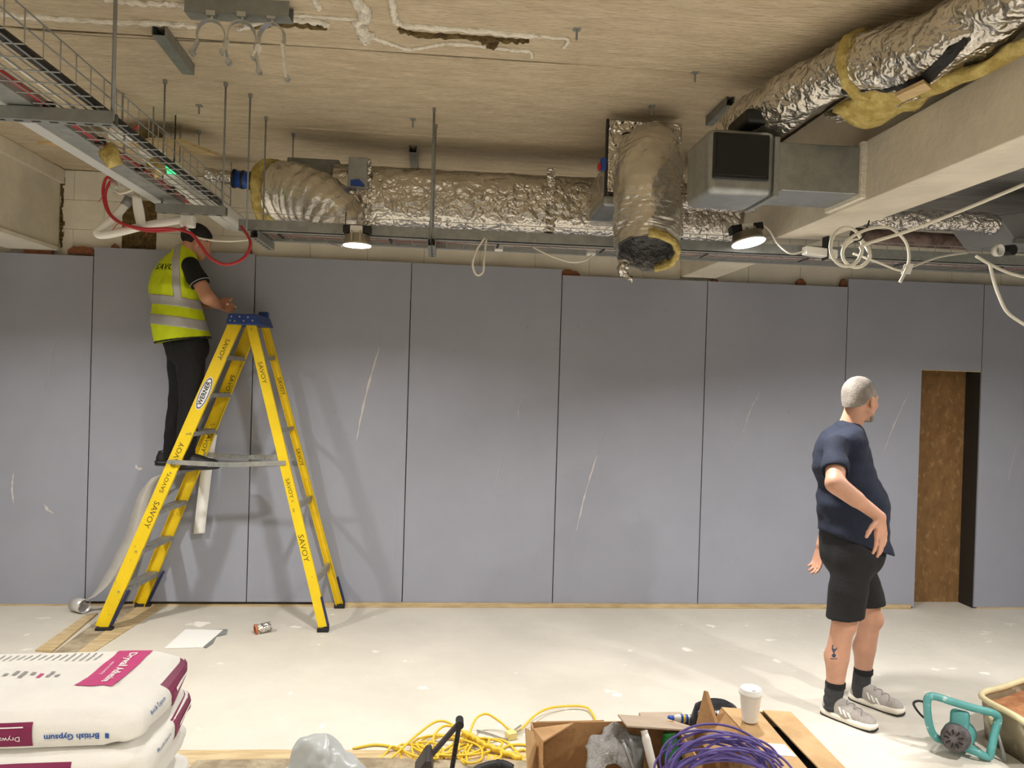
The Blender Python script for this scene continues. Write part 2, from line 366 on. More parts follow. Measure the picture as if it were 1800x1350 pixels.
# ================================================================== CEILING SERVICES
m_galv = mat('galvanised_steel', (168, 172, 172), .42, .75, var=.18, vscale=14, bump=.05, bscale=60)
m_galvd = mat('dull_galvanised', (150, 153, 151), .55, .35, var=.2, vscale=18)
m_strut = mat('strut_steel', (150, 153, 150), .5, .55, var=.15, vscale=20)
m_foil = mat('foil_jacket', (220, 216, 208), .22, .92, var=.1, vscale=5, bump=.75, bscale=16, btype='voronoi')
m_foilr = mat('rippled_foil', (224, 220, 212), .26, .9, var=.1, vscale=6, bump=.6, bscale=22)
m_foilc = mat('crumpled_foil', (222, 218, 212), .2, .95, bump=1.0, bscale=18, btype='voronoi')
m_black = mat('black_void', (10, 10, 10), .6)
m_blackp = mat('black_plastic', (22, 22, 24), .5)
m_red = mat('red_fire_cable', (178, 44, 52), .45)
m_wcable = mat('white_cable', (226, 222, 208), .45)
m_ply = mat('plywood', (214, 190, 146), .7, rgb2=(192, 166, 122), vscale=8, stretch=(.5, 3, 3))
m_card = mat('cardboard', (186, 146, 100), .8, rgb2=(170, 130, 86), vscale=7, bump=.1, bscale=60)
m_blue = mat('blue_plastic', (32, 74, 160), .4)
m_paper = mat('white_paper', (238, 237, 232), .8)
m_diff = mat('led_diffuser', (255, 255, 255), .5, emit=(255, 250, 240), estr=14)
m_lampal = mat('lamp_aluminium', (176, 172, 160), .35, .8)

def rod(x, y, z0, name='hanger_rod', z1=ZC, label=None, r=.005):
    t = thing(name, label, 'rod', (x, y, z0))
    MB().tube([(x, y, z0), (x, y, z1)], r, 8).build('threaded_rod', m_galvd, t, smooth=True)
    MB().lathe((x, y, z1-.02), (0, 0, 1), [(.011, 0), (.011, .02)], 6).build('anchor_nut', m_galvd, t)
    return t
def strut_mesh(a, b, w=.041, h=.041, slots=True, nslot=None):
    """open C channel with lips, from a to b, open side up"""
    a = Vector(a); b = Vector(b); d = (b-a).normalized(); L = (b-a).length; sd = d.cross(Vector((0, 0, 1))).normalized(); t = .0035; m = MB()
    c = (a+b)/2
    m.obox(c+Vector((0, 0, -h/2)), d*L/2, sd*w/2, Vector((0, 0, t/2)))
    for s in (-1, 1):
        m.obox(c+sd*s*(w/2), d*L/2, sd*t/2, Vector((0, 0, h/2)))
        m.obox(c+sd*s*(w/2-.005)+Vector((0, 0, h/2)), d*L/2, sd*.006, Vector((0, 0, t/2)))
    return m
def strut(name, a, b, label, parent=None, w=.041, h=.041, slots=6):
    a = Vector(a); b = Vector(b)
    t = thing(name, label, 'strut', (a+b)/2) if parent is None else parent
    strut_mesh(a, b, w, h).build('channel', m_strut, t)
    d = (b-a).normalized(); sd = d.cross(Vector((0, 0, 1))).normalized(); L = (b-a).length
    s0 = None
    for k in range(slots):
        c = a+d*(L*(k+.5)/slots)+Vector((0, 0, -h/2-.002))
        if s0 is None: s0 = MB().obox(c, d*.014, sd*.006, (0, 0, .0008)).build('slot', m_black, t); c0 = c
        else: dup(s0, t, c-c0)
    return t

# ---- main cable basket along the wall
TY, TZ = 4.34, 2.60
tray = thing('cable_basket', 'long galvanised wire cable basket running along the wall above the boards', 'cable tray', (1.6, 4.5, TZ))
MB().box((-1.14, TY, TZ), (6.5, TY+.006, TZ+.062)).box((-1.14, TY, TZ), (6.5, TY+.05, TZ+.004)).box((-1.14, TY+.046, TZ), (6.5, TY+.05, TZ+.02)).build('side_flange', m_galvd, tray)
MB().box((-1.14, TY+.285, TZ-.002), (6.5, TY+.325, TZ+.002)).box((-1.14, TY+.321, TZ), (6.5, TY+.325, TZ+.05)).build('far_flange', m_galv, tray)
for yy in (.07, .11, .15, .19, .23, .27): MB().tube([(-1.14, TY+yy, TZ+.004), (6.5, TY+yy, TZ+.004)], .0022, 6).build('long_wire', m_galv, tray, smooth=True)
w0 = MB().tube([(-1.1, TY+.012, TZ+.10), (-1.1, TY+.012, TZ+.002), (-1.1, TY+.30, TZ+.002), (-1.1, TY+.30, TZ+.06)], .0022, 5).build('cross_wire', m_galv, tray)
for k in range(1, 74): dup(w0, tray, (k*.1, 0, 0))
MB().tube([(-1.14, TY+.012, TZ+.10), (6.5, TY+.012, TZ+.10)], .0022, 6).build('long_wire', m_galv, tray)
def cable(name, pts, r, m, label, cat='cable', n=8, group=None, parent=None, seg=8):
    return tag(MB().tube(smooth_path(pts, seg), r, n).build(name, m, parent, smooth=True), label, cat, group) if parent is None else MB().tube(smooth_path(pts, seg), r, n).build(name, m, parent, smooth=True)
for k, (dy, m, nm, lb) in enumerate(((.10, m_red, 'fire_cable', 'red cable lying in the long wall basket, nearest its front flange'), (.135, mat('brown_cable', (112, 62, 52), .5), 'power_cable', 'brown cable lying in the long wall basket between red and white ones'),
        (.17, m_wcable, 'power_cable', 'white cable lying in the long wall basket'), (.21, mat('dark_red_cable', (150, 60, 58), .5), 'fire_cable', 'dark red cable lying in the long wall basket, furthest back'))):
    cable(nm, [(-1.05+i*.5, TY+dy+random.uniform(-.012, .012), TZ+.014+random.uniform(0, .004)) for i in range(16)], .0065, m, lb)
for k in range(9):
    x = -.95+k*.62; MB().box((x, TY+.09, TZ), (x+.012, TY+.22, TZ+.027)).build('cable_tie', m_blackp, tray)
# cross struts under the basket and their rods
for x, lb in ((-1.045, 'slotted strut under the basket end, beside the worker in the yellow vest'), (-.085, 'slotted strut under the basket, right of the small round downlight')):
    strut('strut_bracket', (x, 4.30, TZ-.024), (x, 4.70, TZ-.024), lb)
rod(-1.083, 4.29, TZ-.03, label='threaded rod carrying the front of the strut beside the corner of the baskets')
rod(-1.083, 4.66, TZ-.03, label='threaded rod carrying the back of the strut beside the corner of the baskets')
rod(-.092, 4.337, TZ-.03, label='threaded rod carrying the front of the strut right of the small downlight', r=.007)
rod(-.085, 4.62, TZ-.03, label='threaded rod carrying the back of the strut right of the small downlight')
rod(-.98, 4.95, 2.95, label='thin rod running down to the left end of the foil flexible duct', r=.004)
# ---- left basket running towards the camera
LX0, LX1, LZ, LY0, LY1 = -1.50, -1.18, 2.715, .6, 4.32
lt = thing('cable_basket', 'galvanised cable basket with side trunking running overhead towards the camera at left', 'cable tray', (-1.34, 2.5, LZ))
MB().box((LX0, LY0, LZ), (LX0+.085, LY1, LZ+.05)).build('trunking', m_galvd, lt, bevel=.003)
MB().box((LX0-.06, LY0, LZ-.006), (LX0, LY1, LZ+.001)).build('trunking_lip', mat('pale_galvanised', (206, 208, 206), .5, .3), lt)
for xx in (.13, .17, .21, .25, .29): MB().tube([(LX0+xx, LY0, LZ+.003), (LX0+xx, LY1, LZ+.003)], .0025, 6).build('long_wire', m_galv, lt)
for zz_ in (.05, .10): MB().tube([(LX1, LY0, LZ+zz_), (LX1, LY1, LZ+zz_)], .0025, 6).build('long_wire', m_galv, lt)
w0 = MB().tube([(LX0+.09, LY0+.05, LZ+.003), (LX1, LY0+.05, LZ+.003), (LX1, LY0+.05, LZ+.10)], .0025, 5).build('cross_wire', m_galv, lt)
for k in range(1, 36): dup(w0, lt, (0, k*.1, 0))
cable('fire_cable', [(LX0+.11+.008*math.sin(i*1.7), LY0+.1+i*.36, LZ+.016) for i in range(11)], .008, m_red, 'red cable tied along the overhead basket beside its trunking')
cable('black_cable', [(LX0+.27+.004*math.sin(i*1.3), LY0+.1+i*.36, LZ+.022) for i in range(11)], .017, m_blackp, 'thick black cable lying along the overhead basket at left')
cable('white_cable', [(LX0+.20+.01*math.sin(i*2.1), LY0+.1+i*.36, LZ+.013) for i in range(11)], .006, m_wcable, 'white cable lying in the overhead basket beside the black cable')
for k in range(8): MB().box((LX0+.095, 1.2+k*.4, LZ), (LX0+.135, 1.21+k*.4, LZ+.028)).build('cable_tie', m_blackp, lt)
strut('strut_bracket', (-1.56, 2.785, LZ-.026), (-1.155, 2.785, LZ-.026), 'slotted strut crossing under the overhead basket at upper left', slots=7)
strut('strut_bracket', (-1.50, 4.14, LZ-.028-.028), (-1.15, 4.14, LZ-.028-.028), 'slotted strut under the far end of the overhead basket, above the red cable loop', slots=5)
rod(-1.165, 2.785, LZ-.03, label='tall rod at the right end of the upper left strut', r=.007)
rod(-1.72, 2.95, LZ+.02, label='rod at the far left edge beside the overhead basket', r=.007)
rod(-1.483, 4.16, LZ-.06, label='rod at the left end of the strut above the red cable loop')
rod(-1.171, 4.142, LZ-.06, label='rod at the right end of the strut above the red cable loop')
# ---- main insulated duct along the wall
def foil_tube(name, pts, r, m, label, seg=10, n=40, amp=.008, freq=14, cap=True, seed=0, ring=0.0, rfn=None, cat='duct', parent=None, ringf=1.6, squash=None):
    P = smooth_path(pts, seg); R = random.Random(seed); mm = len(P)
    ph = [R.uniform(0, 6.28) for _ in range(6)]
    V = MB()
    def nz(i, k, a):
        q = P[i]; v = vnoise(np.array([q.x+math.cos(a)*r, q.y+math.sin(a)*r, q.z+math.sin(a+1)*r]), freq, seed)
        v2 = vnoise(np.array([q.x+math.cos(a)*r, q.y+math.sin(a)*r, q.z+math.sin(a+1)*r]), freq*2.7, seed+5)
        return float(amp*v+amp*.6*v2+ring*math.sin(i*ringf+1.2*math.sin(a+ph[0])+ph[1]))
    V.tube(P, rfn or r, n, cap, noise=nz, squash=squash)
    o = V.build(name, m, parent, smooth=True)
    return tag(o, label, cat) if parent is None else o
DY, DZC, DR = 5.05, 2.965, .195
duct = thing('insulated_duct', 'long foil wrapped ventilation duct running along the back wall', 'duct', (.4, DY, DZC-DR))
dm = MB()
NX, NA = 150, 48
V = []
for i in range(NX+1):
    x = -.72+i*(2.62/NX)
    for k in range(NA):
        a = 2*math.pi*k/NA; ca, sa = math.cos(a), math.sin(a)
        q = (abs(ca)**3.2+abs(sa)**3.2)**(-1/3.2)*DR
        p = np.array([x, ca*q, sa*q]); w = .006*float(vnoise(p, 9, 3))+.005*float(vnoise(p, 24, 4))
        if abs((x+5) % 1.2-.6) < .03: w += .006
        V.append((x, DY+ca*(q+w), DZC+sa*(q+w)))
dm.add(V, [(i*NA+k, (i+1)*NA+k, (i+1)*NA+(k+1) % NA, i*NA+(k+1) % NA) for i in range(NX) for k in range(NA)]+[tuple(range(NA)), tuple(range(NX*NA+NA-1, NX*NA-1, -1))])
dm.build('duct_body', m_foil, duct, smooth=True)
for x, w in ((-.5, .02), (.62, .05), (1.45, .06)):
    MB().box((x, DY-DR-.012, DZC-DR-.012), (x+w, DY-DR-.004, DZC+DR+.01)).box((x, DY-DR-.012, DZC-DR-.012), (x+w, DY+DR, DZC-DR-.004)).build('joint_tape', m_foilc, duct)
MB().box((-.62, DY-DR-.03, 2.98), (-.50, DY-DR+.01, 3.17)).build('damper_plate', m_galv, duct, bevel=.006)
MB().prism([(-.60, DY-DR-.035, 2.99), (-.52, DY-DR-.035, 2.985), (-.52, DY-DR-.035, 3.0), (-.55, DY-DR-.035, 3.03), (-.60, DY-DR-.035, 3.02)], (0, -.02, 0)).build('damper_handle', m_blue, duct)
# flexible end on the left
flex = thing('flexible_duct', 'bent foil flexible duct with torn yellow lining at the left end of the long duct', 'duct', PY(500, 330, 4.85))
foil_tube('foil_sleeve', [PY(482, 338, 4.92), PY(520, 338, 4.85), PY(560, 352, 4.78), PY(592, 376, 4.78), PY(606, 402, 4.84)], .18, m_foilr, None, seg=14, amp=.012, freq=16, ring=.006, seed=2, parent=flex, rfn=lambda t: .185-.045*t, ringf=1.3)
pc = PY(482, 338, 4.92); ring = []
ax = (PY(520, 338, 4.85)-pc).normalized(); uu = ax.cross(Vector((0, 0, 1))).normalized(); vv = uu.cross(ax)
MB().lathe(pc-ax*.02, ax, [(.155, 0), (.205, 0), (.207, .03), (.19, .05), (.155, .045), (.155, 0)], 40, cap=False).build('wool_lining', m_wool, flex, smooth=True)
warp(flex.children[-1], .016, 14, 3)
MB().lathe(pc-ax*.018, ax, [(.005, 0), (.158, 0), (.158, .01)], 30).build('inner_plate', m_galvd, flex)
c = PY(582, 412, 4.84); foil_tube('foil_tail', [PY(556, 398, 4.84), PY(575, 414, 4.84), PY(604, 420, 4.86)], .045, m_foilc, None, amp=.012, freq=30, seed=8, parent=flex, n=20)
# galvanised spigot plate behind the flexible end
tag(MB().box((-1.03, 5.02, 2.76), (-.70, 5.10, 3.20)).build('duct_end_plate', m_galvd, bevel=.01), 'galvanised end plate between the bent flexible duct and the long foil duct', 'duct plate')
# small pipe with blue coupling
pp = thing('insulated_pipe', 'thin foil pipe with a blue coupling left of the bent flexible duct', 'pipe', PY(400, 315, 5.6))
foil_tube('foil_pipe', [PY(362, 305, 5.6), PY(395, 311, 5.6), PY(445, 318, 5.6)], .045, m_foilc, None, amp=.006, freq=20, seed=4, parent=pp, n=20)
a, b = PY(412, 314, 5.58), PY(442, 318, 5.58)
MB().tube([a, b], .06, 20).build('coupling', m_blue, pp, smooth=True)
for k in range(3): c = a.lerp(b, k/2); d = (b-a).normalized(); MB().lathe(c-d*.008, d, [(.066, 0), (.066, .016)], 18).build('coupling_ring', m_blackp, pp)
# ---- drop box and flexible drop near the middle
db = thing('duct_drop_box', 'foil faced box duct standing up to the ceiling behind the hanging flexible duct', 'duct', (1.08, 4.4, 2.86))
MB().box((.872, 4.20, 2.88), (1.29, 4.31, 3.285)).build('box_body', m_foil, db, bevel=.012)
MB().box((.90, 4.31, 2.82), (1.28, 4.87, 3.10)).build('box_neck', m_foil, db, bevel=.02)
MB().box((.862, 4.205, 2.86), (.873, 4.235, 3.285)).build('side_edge', m_blackp, db)
MB().box((.85, 4.19, 2.80), (1.0, 4.62, 2.86)).build('lower_flange', m_galv, db, bevel=.02)
MB().box((.836, 4.20, 3.0), (.866, 4.24, 3.07)).build('valve_body', m_blue, db, bevel=.006)
MB().lathe((.838, 4.215, 3.02), (-1, 0, 0), [(.006, 0), (.022, .004), (.024, .014), (.01, .02)], 16).build('valve_knob', m_red, db)
fd = thing('flexible_duct', 'wide foil flexible duct hanging down with its open ragged end towards the camera', 'duct', (1.08, 4.05, 2.5))
fpts = [Vector((1.10, 4.20, 3.10)), Vector((1.095, 4.13, 3.03)), PY(1136, 330, 4.05), PY(1138, 375, 4.03), PY(1138, 415, 4.01), PY(1137, 444, 3.97)]
foil_tube('foil_sleeve', fpts, .175, m_foilr, None, seg=16, n=56, amp=.011, freq=13, ring=.0018, seed=11, parent=fd, cap=False, rfn=lambda t: .182-.012*t-.02*max(0, t-.85)/.15)
P_ = smooth_path(fpts, 16); e0 = P_[-1]; ea = (P_[-1]-P_[-6]).normalized()
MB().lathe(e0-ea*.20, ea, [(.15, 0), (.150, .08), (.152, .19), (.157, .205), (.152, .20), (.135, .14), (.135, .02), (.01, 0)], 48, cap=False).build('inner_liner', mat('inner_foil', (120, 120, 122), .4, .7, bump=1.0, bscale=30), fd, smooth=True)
warp(fd.children[-1], .012, 22, 5)
MB().add(*(lambda n: ([e0+Quaternion(ea, math.radians(-150+k*7)) @ ((ea.cross(Vector((1, 0, 0))).normalized())*rr)+ea*zz2 for rr, zz2 in ((.146, -.03), (.172, -.03), (.172, .012), (.146, .012)) for k in range(n)], [(j*n+k, j*n+k+1, ((j+1) % 4)*n+k+1, ((j+1) % 4)*n+k) for j in range(4) for k in range(n-1)]))(24)).build('wool_lining', m_wool, fd, smooth=True)
warp(fd.children[-1], .008, 30, 6)
foil_tube('torn_rag', [PY(1098, 462, 3.9), PY(1095, 475, 3.88), PY(1104, 486, 3.88), PY(1112, 495, 3.88)], .02, m_foilc, None, amp=.012, freq=50, seed=12, parent=fd, n=12, rfn=lambda t: .03*(1-.8*t))
# ---- galvanised rectangular duct through the beam
gd = thing('rectangular_duct', 'galvanised rectangular duct with a black square opening beside the white beam', 'duct', (1.5, 3.6, 2.70))
MB().box((1.485, 3.42, 2.735), (1.925, 3.72, 2.955)).build('duct_run', m_galv, gd, bevel=.004)
MB().box((1.17, 3.40, 2.70), (1.485, 3.74, 3.0)).build('plenum', m_galv, gd, bevel=.035)
MB().box((1.48, 3.405, 2.70), (1.505, 3.735, 2.975)).build('joint_flange', m_galvd, gd, bevel=.003)
MB().box((1.185, 3.385, 2.765), (1.45, 3.402, 2.975)).build('opening_collar', m_blackp, gd, bevel=.02)
MB().box((1.20, 3.381, 2.78), (1.435, 3.387, 2.96)).build('opening', m_black, gd, bevel=.015)
MB().box((1.895, 3.40, 2.715), (1.921, 3.74, 2.975)).build('beam_seal', m_sealant, gd)
MB().box((1.50, 3.41, 2.728), (1.52, 3.73, 2.735)).build('seam', m_galvd, gd)
tag(MB().box((1.34, 3.40, 3.03), (1.56, 3.72, 3.10)).build('fan_motor', m_blackp, bevel=.02), 'black fan housing on top of the galvanised rectangular duct', 'fan')
# foil pipes behind, below the rectangular duct
tag(foil_tube('insulated_pipe', [PY(1195, 352, 4.75), PY(1260, 356, 4.7), PY(1340, 360, 4.7), PY(1425, 374, 4.75)], .055, m_foilc, None, amp=.008, freq=22, seed=21, n=24), 'crinkled foil pipe passing below the galvanised rectangular duct', 'pipe')
tag(foil_tube('insulated_pipe', [PY(1196, 392, 4.95), PY(1300, 398, 4.95), PY(1420, 402, 4.95)], .06, m_foil, None, amp=.006, freq=16, seed=22, n=24), 'lower dull foil pipe behind the wall basket near the bright lamp', 'pipe')
# ---- torn insulated duct at top right
td = thing('torn_duct', 'torn foil insulated duct running along the top of the beam at upper right', 'duct', (1.66, 3.0, 3.0))
tp = [Vector((1.44, 3.78, 3.10)), Vector((1.50, 3.50, 3.12)), Vector((1.585, 3.20, 3.15)), Vector((1.66, 2.98, 3.15)), Vector((1.76, 2.72, 3.10)), Vector((1.82, 2.45, 3.12)), Vector((1.84, 2.15, 3.14)), Vector((1.85, 1.6, 3.14))]
foil_tube('foil_jacket', tp, .115, m_foil, None, seg=12, n=40, amp=.014, freq=13, seed=31, parent=td, rfn=lambda t: .115+.012*math.sin(t*14))
foil_tube('wool_band', [Vector((1.652, 3.02, 3.15)), Vector((1.668, 2.985, 3.15))], .139, m_wool, None, seg=4, n=30, amp=.008, freq=26, seed=32, parent=td)
P_td = smooth_path(tp, 12)
wl = MB(); 
def wfn(u, v):
    a = Vector((1.885+.01*math.sin(u*9), 3.22-u*.95, 3.012)); q = P_td[min(int((.30+.42*u)*len(P_td)), len(P_td)-1)]; b = Vector((q.x+.05, a.y-.02, q.z-.115)); p = a.lerp(b, v); return (p.x, p.y, p.z-.03*math.sin(math.pi*v))
wl.grid(wfn, 40, 10); o = wl.build('wool_blanket', m_wool, td, smooth=True, solid=.035); warp(o, .022, 12, 9)
wl = MB().grid(lambda u, v: (1.70+.10*u+.02*math.sin(v*9), 3.28-.42*u+.08*v, 3.005-.03*u+.075*v), 24, 8); o = wl.build('torn_foil', m_foilc, td, smooth=True, solid=.004); warp(o, .03, 18, 19)
wl = MB().grid(lambda u, v: (1.735+.07*u-.05*v, 2.66-.30*u-.02*v, 3.02+.10*v+.03*u), 20, 8); o = wl.build('torn_foil', m_foilc, td, smooth=True, solid=.004); warp(o, .03, 16, 29)
up_c = [(1478, 158), (1510, 160), (1545, 158), (1580, 150), (1615, 134), (1645, 108), (1668, 84), (1694, 68)]; lo_c = [(1480, 164), (1510, 172), (1545, 178), (1580, 176), (1622, 156), (1660, 122), (1684, 96), (1698, 76)]
jk = bvh_of([c_ for c_ in td.children if c_.name.startswith('foil_jacket')][0]); cv = Vector((0, 0, CAM_H))
def on_jacket(px, py):
    r_ = _ray(px, py).normalized(); h = jk.ray_cast(cv, r_, 9); return (h[0] if h[0] is not None else PX(px, py, 1.80))-r_*.006
U_ = smooth_path([(x_, y_, 0) for x_, y_ in up_c], 5); L_ = smooth_path([(x_, y_, 0) for x_, y_ in lo_c], 5); Vt = []
for a_, b_ in zip(U_, L_): Vt += [on_jacket(*(a_.lerp(b_, t_/4)+Vector((random.uniform(-1.5, 1.5), random.uniform(-1.5, 1.5), 0)))[:2]) for t_ in range(5)]
MB().add(Vt, [(i*5+j, (i+1)*5+j, (i+1)*5+j+1, i*5+j+1) for i in range(len(U_)-1) for j in range(4)]).build('tear_opening', m_black, td, solid=.002)  # black patch laid on the jacket for the dark inside of the tear
tag(MB().obox(PY(1605, 160, 2.72), (.03, -.04, .012), (.03, .025, 0), (0, .004, .008)).build('card_scrap', m_ply), 'small card scrap stuck in the tear of the upper right duct', 'scrap')
# ---- struts fixed to the ceiling
def cstrut(p0, p1, label, w=.041, h=.045, slots=0):
    a, b = PZ(*p0, ZC-h/2-.002), PZ(*p1, ZC-h/2-.002); return strut('ceiling_strut', a, b, label, w=w, h=h, slots=slots)
cstrut((279, 52), (331, 122), 'short strut channel fixed alone to the ceiling at upper left', w=.055, h=.05)
cstrut((1247, 214), (1284, 178), 'short dark strut on the ceiling above the rectangular duct')
cstrut((726, 262), (729, 300), 'small strut on the ceiling above the middle of the long foil duct', w=.05)
ps = cstrut((330, 14), (512, 22), 'strut channel on the ceiling carrying a row of pipe clamps', w=.07, h=.06, slots=0)
m_zinc = mat('zinc_clamp', (196, 200, 202), .3, .85)
for k, (px, py, dz, rot) in enumerate(((372, 30, 0, .1), (426, 32, 0, .3), (478, 36, 0, -.2))):
    c = PZ(px, py, ZC-.075); cl = thing('pipe_clamp', ('zinc pipe clamp hanging from the ceiling strut, leftmost of three', 'zinc pipe clamp hanging from the ceiling strut, middle of three', 'zinc pipe clamp hanging from the ceiling strut, rightmost of three')[k], 'clamp', c, 'pipe clamps on the ceiling strut')
    MB().tube([c+Vector((0, 0, .05)), c+Vector((0, 0, -.01))], .006, 8).build('stem', m_zinc, cl)
    MB().box(c+Vector((-.018, -.018, .0)), c+Vector((.018, .018, .02))).build('nut', m_zinc, cl)
    u = Vector((math.cos(rot), math.sin(rot), 0)); arc = [c+u*(.055*math.sin(t))+Vector((0, 0, -.075+.062*math.cos(t))) for t in [math.pi*(-.62+1.24*j/14) for j in range(15)]]
    b = MB()
    for j in range(14): b.bar(arc[j], arc[j+1], .030, .004, up=(arc[j]-(c+Vector((0, 0, -.075)))))
    b.build('band', m_zinc, cl)
    for sgn, L_ in ((1, .075+.03*k), (-1, .05)):
        s0 = c+u*(sgn*.05)+Vector((0, 0, -.10)); s1 = s0+u*(sgn*.01)+Vector((.01*sgn, 0, -L_))
        MB().bar(s0, s1, .03, .010, up=u).build('hinge_strap', m_zinc if k < 2 else m_sealant, cl)
        MB().lathe(s1-Vector((0, .012, 0)), (0, 1, 0), [(.012, 0), (.012, .024)], 10).build('hinge_bolt', m_zinc, cl)
# bolts left in the ceiling
for px, py in ((350, 185), (726, 209), (1014, 50), (1146, 186), (1450, 88), (1222, 126)):
    c = PZ(px, py, ZC); t = thing('anchor_bolt', 'ceiling anchor bolt %s' % {350: 'left of the row of hanger rods', 726: 'above the small strut in the middle', 1014: 'near the sealant ridge at top centre', 1146: 'just above the foil drop box', 1450: 'close to the torn duct at right', 1222: 'between the drop box and the torn duct'}[px], 'bolt', c)
    MB().box(c+Vector((-.016, -.016, -.006)), c+Vector((.016, .016, 0))).build('plate', m_galvd, t); MB().tube([c, c+Vector((0, 0, -.05))], .005, 8).build('stud', m_galvd, t)
# ---- lamps
def downlight(x, y, z, label, seen=True, r=.08, tilt=(0, 0), pw=1.0):
    t = thing('downlight', label, 'lamp', (x, y, z), 'LED downlights hung from the services')
    MB().lathe((x, y, z), (0, 0, 1), [(r*.93, 0), (r, .002), (r, .012), (r*.9, .016), (r*.82, .055), (r*.55, .062)], 32).build('reflector', m_lampal, t, smooth=True)
    MB().lathe((x, y, z-.004), (0, 0, 1), [(r*.9, 0), (r*.93, .004), (r*.93, .006)], 32).build('diffuser', m_diff, t)
    MB().box((x-.075*r/.08, y-.03, z+.062), (x+.075*r/.08, y+.03, z+.105)).build('heat_sink', m_blackp, t, bevel=.006)
    MB().box((x-.035, y-.045, z+.05), (x+.03, y-.03, z+.10)).build('terminal_box', m_white, t, bevel=.004)
    for s in (-1, 1): MB().box((x+s*.022-.004, y-.075, z+.014), (x+s*.022+.004, y-.06, z+.07)).build('spring_clip', m_lampal, t)
    MB().tube([(x-.065, y, z+.10), (x-.066, y+.02, ZC if not seen else 2.70)], .003, 6).build('hanging_wire', m_blackp, t)
    l = bpy.data.lights.new('downlight_light', 'AREA'); l.shape = 'DISK'; l.size = r*1.8; l.spread = math.radians(154); l.energy = LAMP_W*pw; l.color = (1, .972, .935)
    o = bpy.data.objects.new('downlight_light', l); COL.objects.link(o); o.parent = t; o.location = (0, 0, -.008); t.rotation_euler = (-tilt[1], -tilt[0], 0)
    return t
downlight(-.48, 4.20, 2.522, 'round LED downlight hanging under the wall basket above the grey boards')
downlight(1.69, 4.20, 2.635, 'glaring LED downlight hanging beside the white beam', r=.10, tilt=(.16, .16), pw=1.25)
for x, y, pw, lb_ in ((-2.7, 4.2, 1.2, 'LED downlight hanging by the back wall at far left, outside the picture'), (3.9, 4.2, .7, 'LED downlight hanging by the back wall beyond the beam at far right'), (3.3, 2.3, 1.6, 'strong LED downlight hanging right of the beam, over the near floor'),
        (-2.7, 1.4, .6, ''), (-.48, 1.0, .35, ''), (1.45, .8, .4, ''), (-2.7, -1.6, .8, ''), (-.48, -1.6, .8, ''), (1.45, -1.6, .8, ''), (3.9, -1.6, .8, ''), (-2.7, -4.6, 1.0, ''), (-.48, -4.6, 1.0, ''), (1.45, -4.6, 1.0, ''), (3.9, -4.6, 1.0, '')):  # rearmost row is added to brighten foil reflections and fill the room
    downlight(x, y, 2.56, lb_ or 'LED downlight hanging from the ceiling behind the camera', seen=False, pw=pw)
# ---- left corner clutter
b = MB(); P4 = [PZ(*q, 3.20) for q in ((66, 252), (262, 247), (318, 249), (384, 274), (132, 266))]
tag(b.prism(P4, (0, 0, .018)).build('plywood_offcut', m_ply), 'thin plywood offcut hung flat under the ceiling at left', 'board')
for k in range(2):
    p = P4[1].lerp(P4[3], .3+.4*k); rod(p.x, p.y, 3.2, label='short rod holding the plywood offcut, %s one' % ('left', 'right')[k], r=.003)
tag(MB().obox(PZ(268, 240, 3.24), (.055, .01, 0), (0, .05, 0), (0, 0, .022)).build('wool_chunk', m_woolb), 'brown chunk of mineral wool on the plywood offcut', 'insulation'); warp(bpy.data.objects['wool_chunk'], .02, 30)
sd = thing('smoke_detector', 'white round detector seen through the side wires of the left basket', 'detector', PY(214, 238, 4.4))
c = PY(214, 238, 4.4); MB().lathe(c+Vector((0, 0, -.03)), (0, 0, 1), [(.04, 0), (.066, .012), (.07, .04), (.06, .06)], 28).build('housing', m_white, sd, smooth=True)
MB().tube([c+Vector((0, 0, .03)), (c.x, c.y, ZC)], .006, 8).build('stem', m_galvd, sd); MB().tube([c+Vector((.06, 0, .03)), c+Vector((.085, 0, .06))], .008, 8).build('red_tab', m_red, sd)
jb = thing('junction_box', 'small white junction box right of the white round detector', 'box', PY(268, 268, 4.6)); c = PY(268, 268, 4.6)
MB().obox(c, (.055, 0, -.015), (0, .05, 0), (.01, 0, .03)).build('housing', m_white, jb, bevel=.012); MB().tube([c+Vector((0, 0, .02)), (c.x, c.y, ZC)], .005, 8).build('stem', m_galvd, jb)
# white boxed light running to the wall, with the green lamp
lb = thing('light_housing', 'long white plastic light housing behind the left basket running to the back wall', 'light', (-1.4, 5.2, 2.75))
MB().bar(PY(292, 292, 4.75), PY(420, 396, 5.9), .12, .11).build('housing', mat('frosted_plastic', (222, 222, 216), .45, var=.06), lb, bevel=.03)
MB().bar(PY(318, 318, 4.78)+Vector((.0, 0, -.056)), PY(405, 388, 5.85)+Vector((0, 0, -.056)), .07, .01).build('cover_strip', m_white, lb)
for q in (.15, .85):
    p = PY(292, 292, 4.75).lerp(PY(420, 396, 5.9), q); MB().tube([p, (p.x, p.y, ZC)], .004, 6).build('hanger', m_galvd, lb)
gl = thing('exit_lamp', 'small green glowing lamp at the end of the white light housing', 'lamp', PY(306, 296, 4.7))
c = PY(303, 298, 4.7); MB().obox(c, (.032, 0, 0), (0, .025, 0), (0, 0, .028)).build('body', mat('green_lens', (60, 200, 120), .3, emit=(40, 230, 120), estr=2.5), gl, bevel=.012)
MB().tube([c, c+Vector((0, .03, .08)), (c.x, c.y+.03, ZC)], .004, 6).build('hanger', m_blackp, gl)
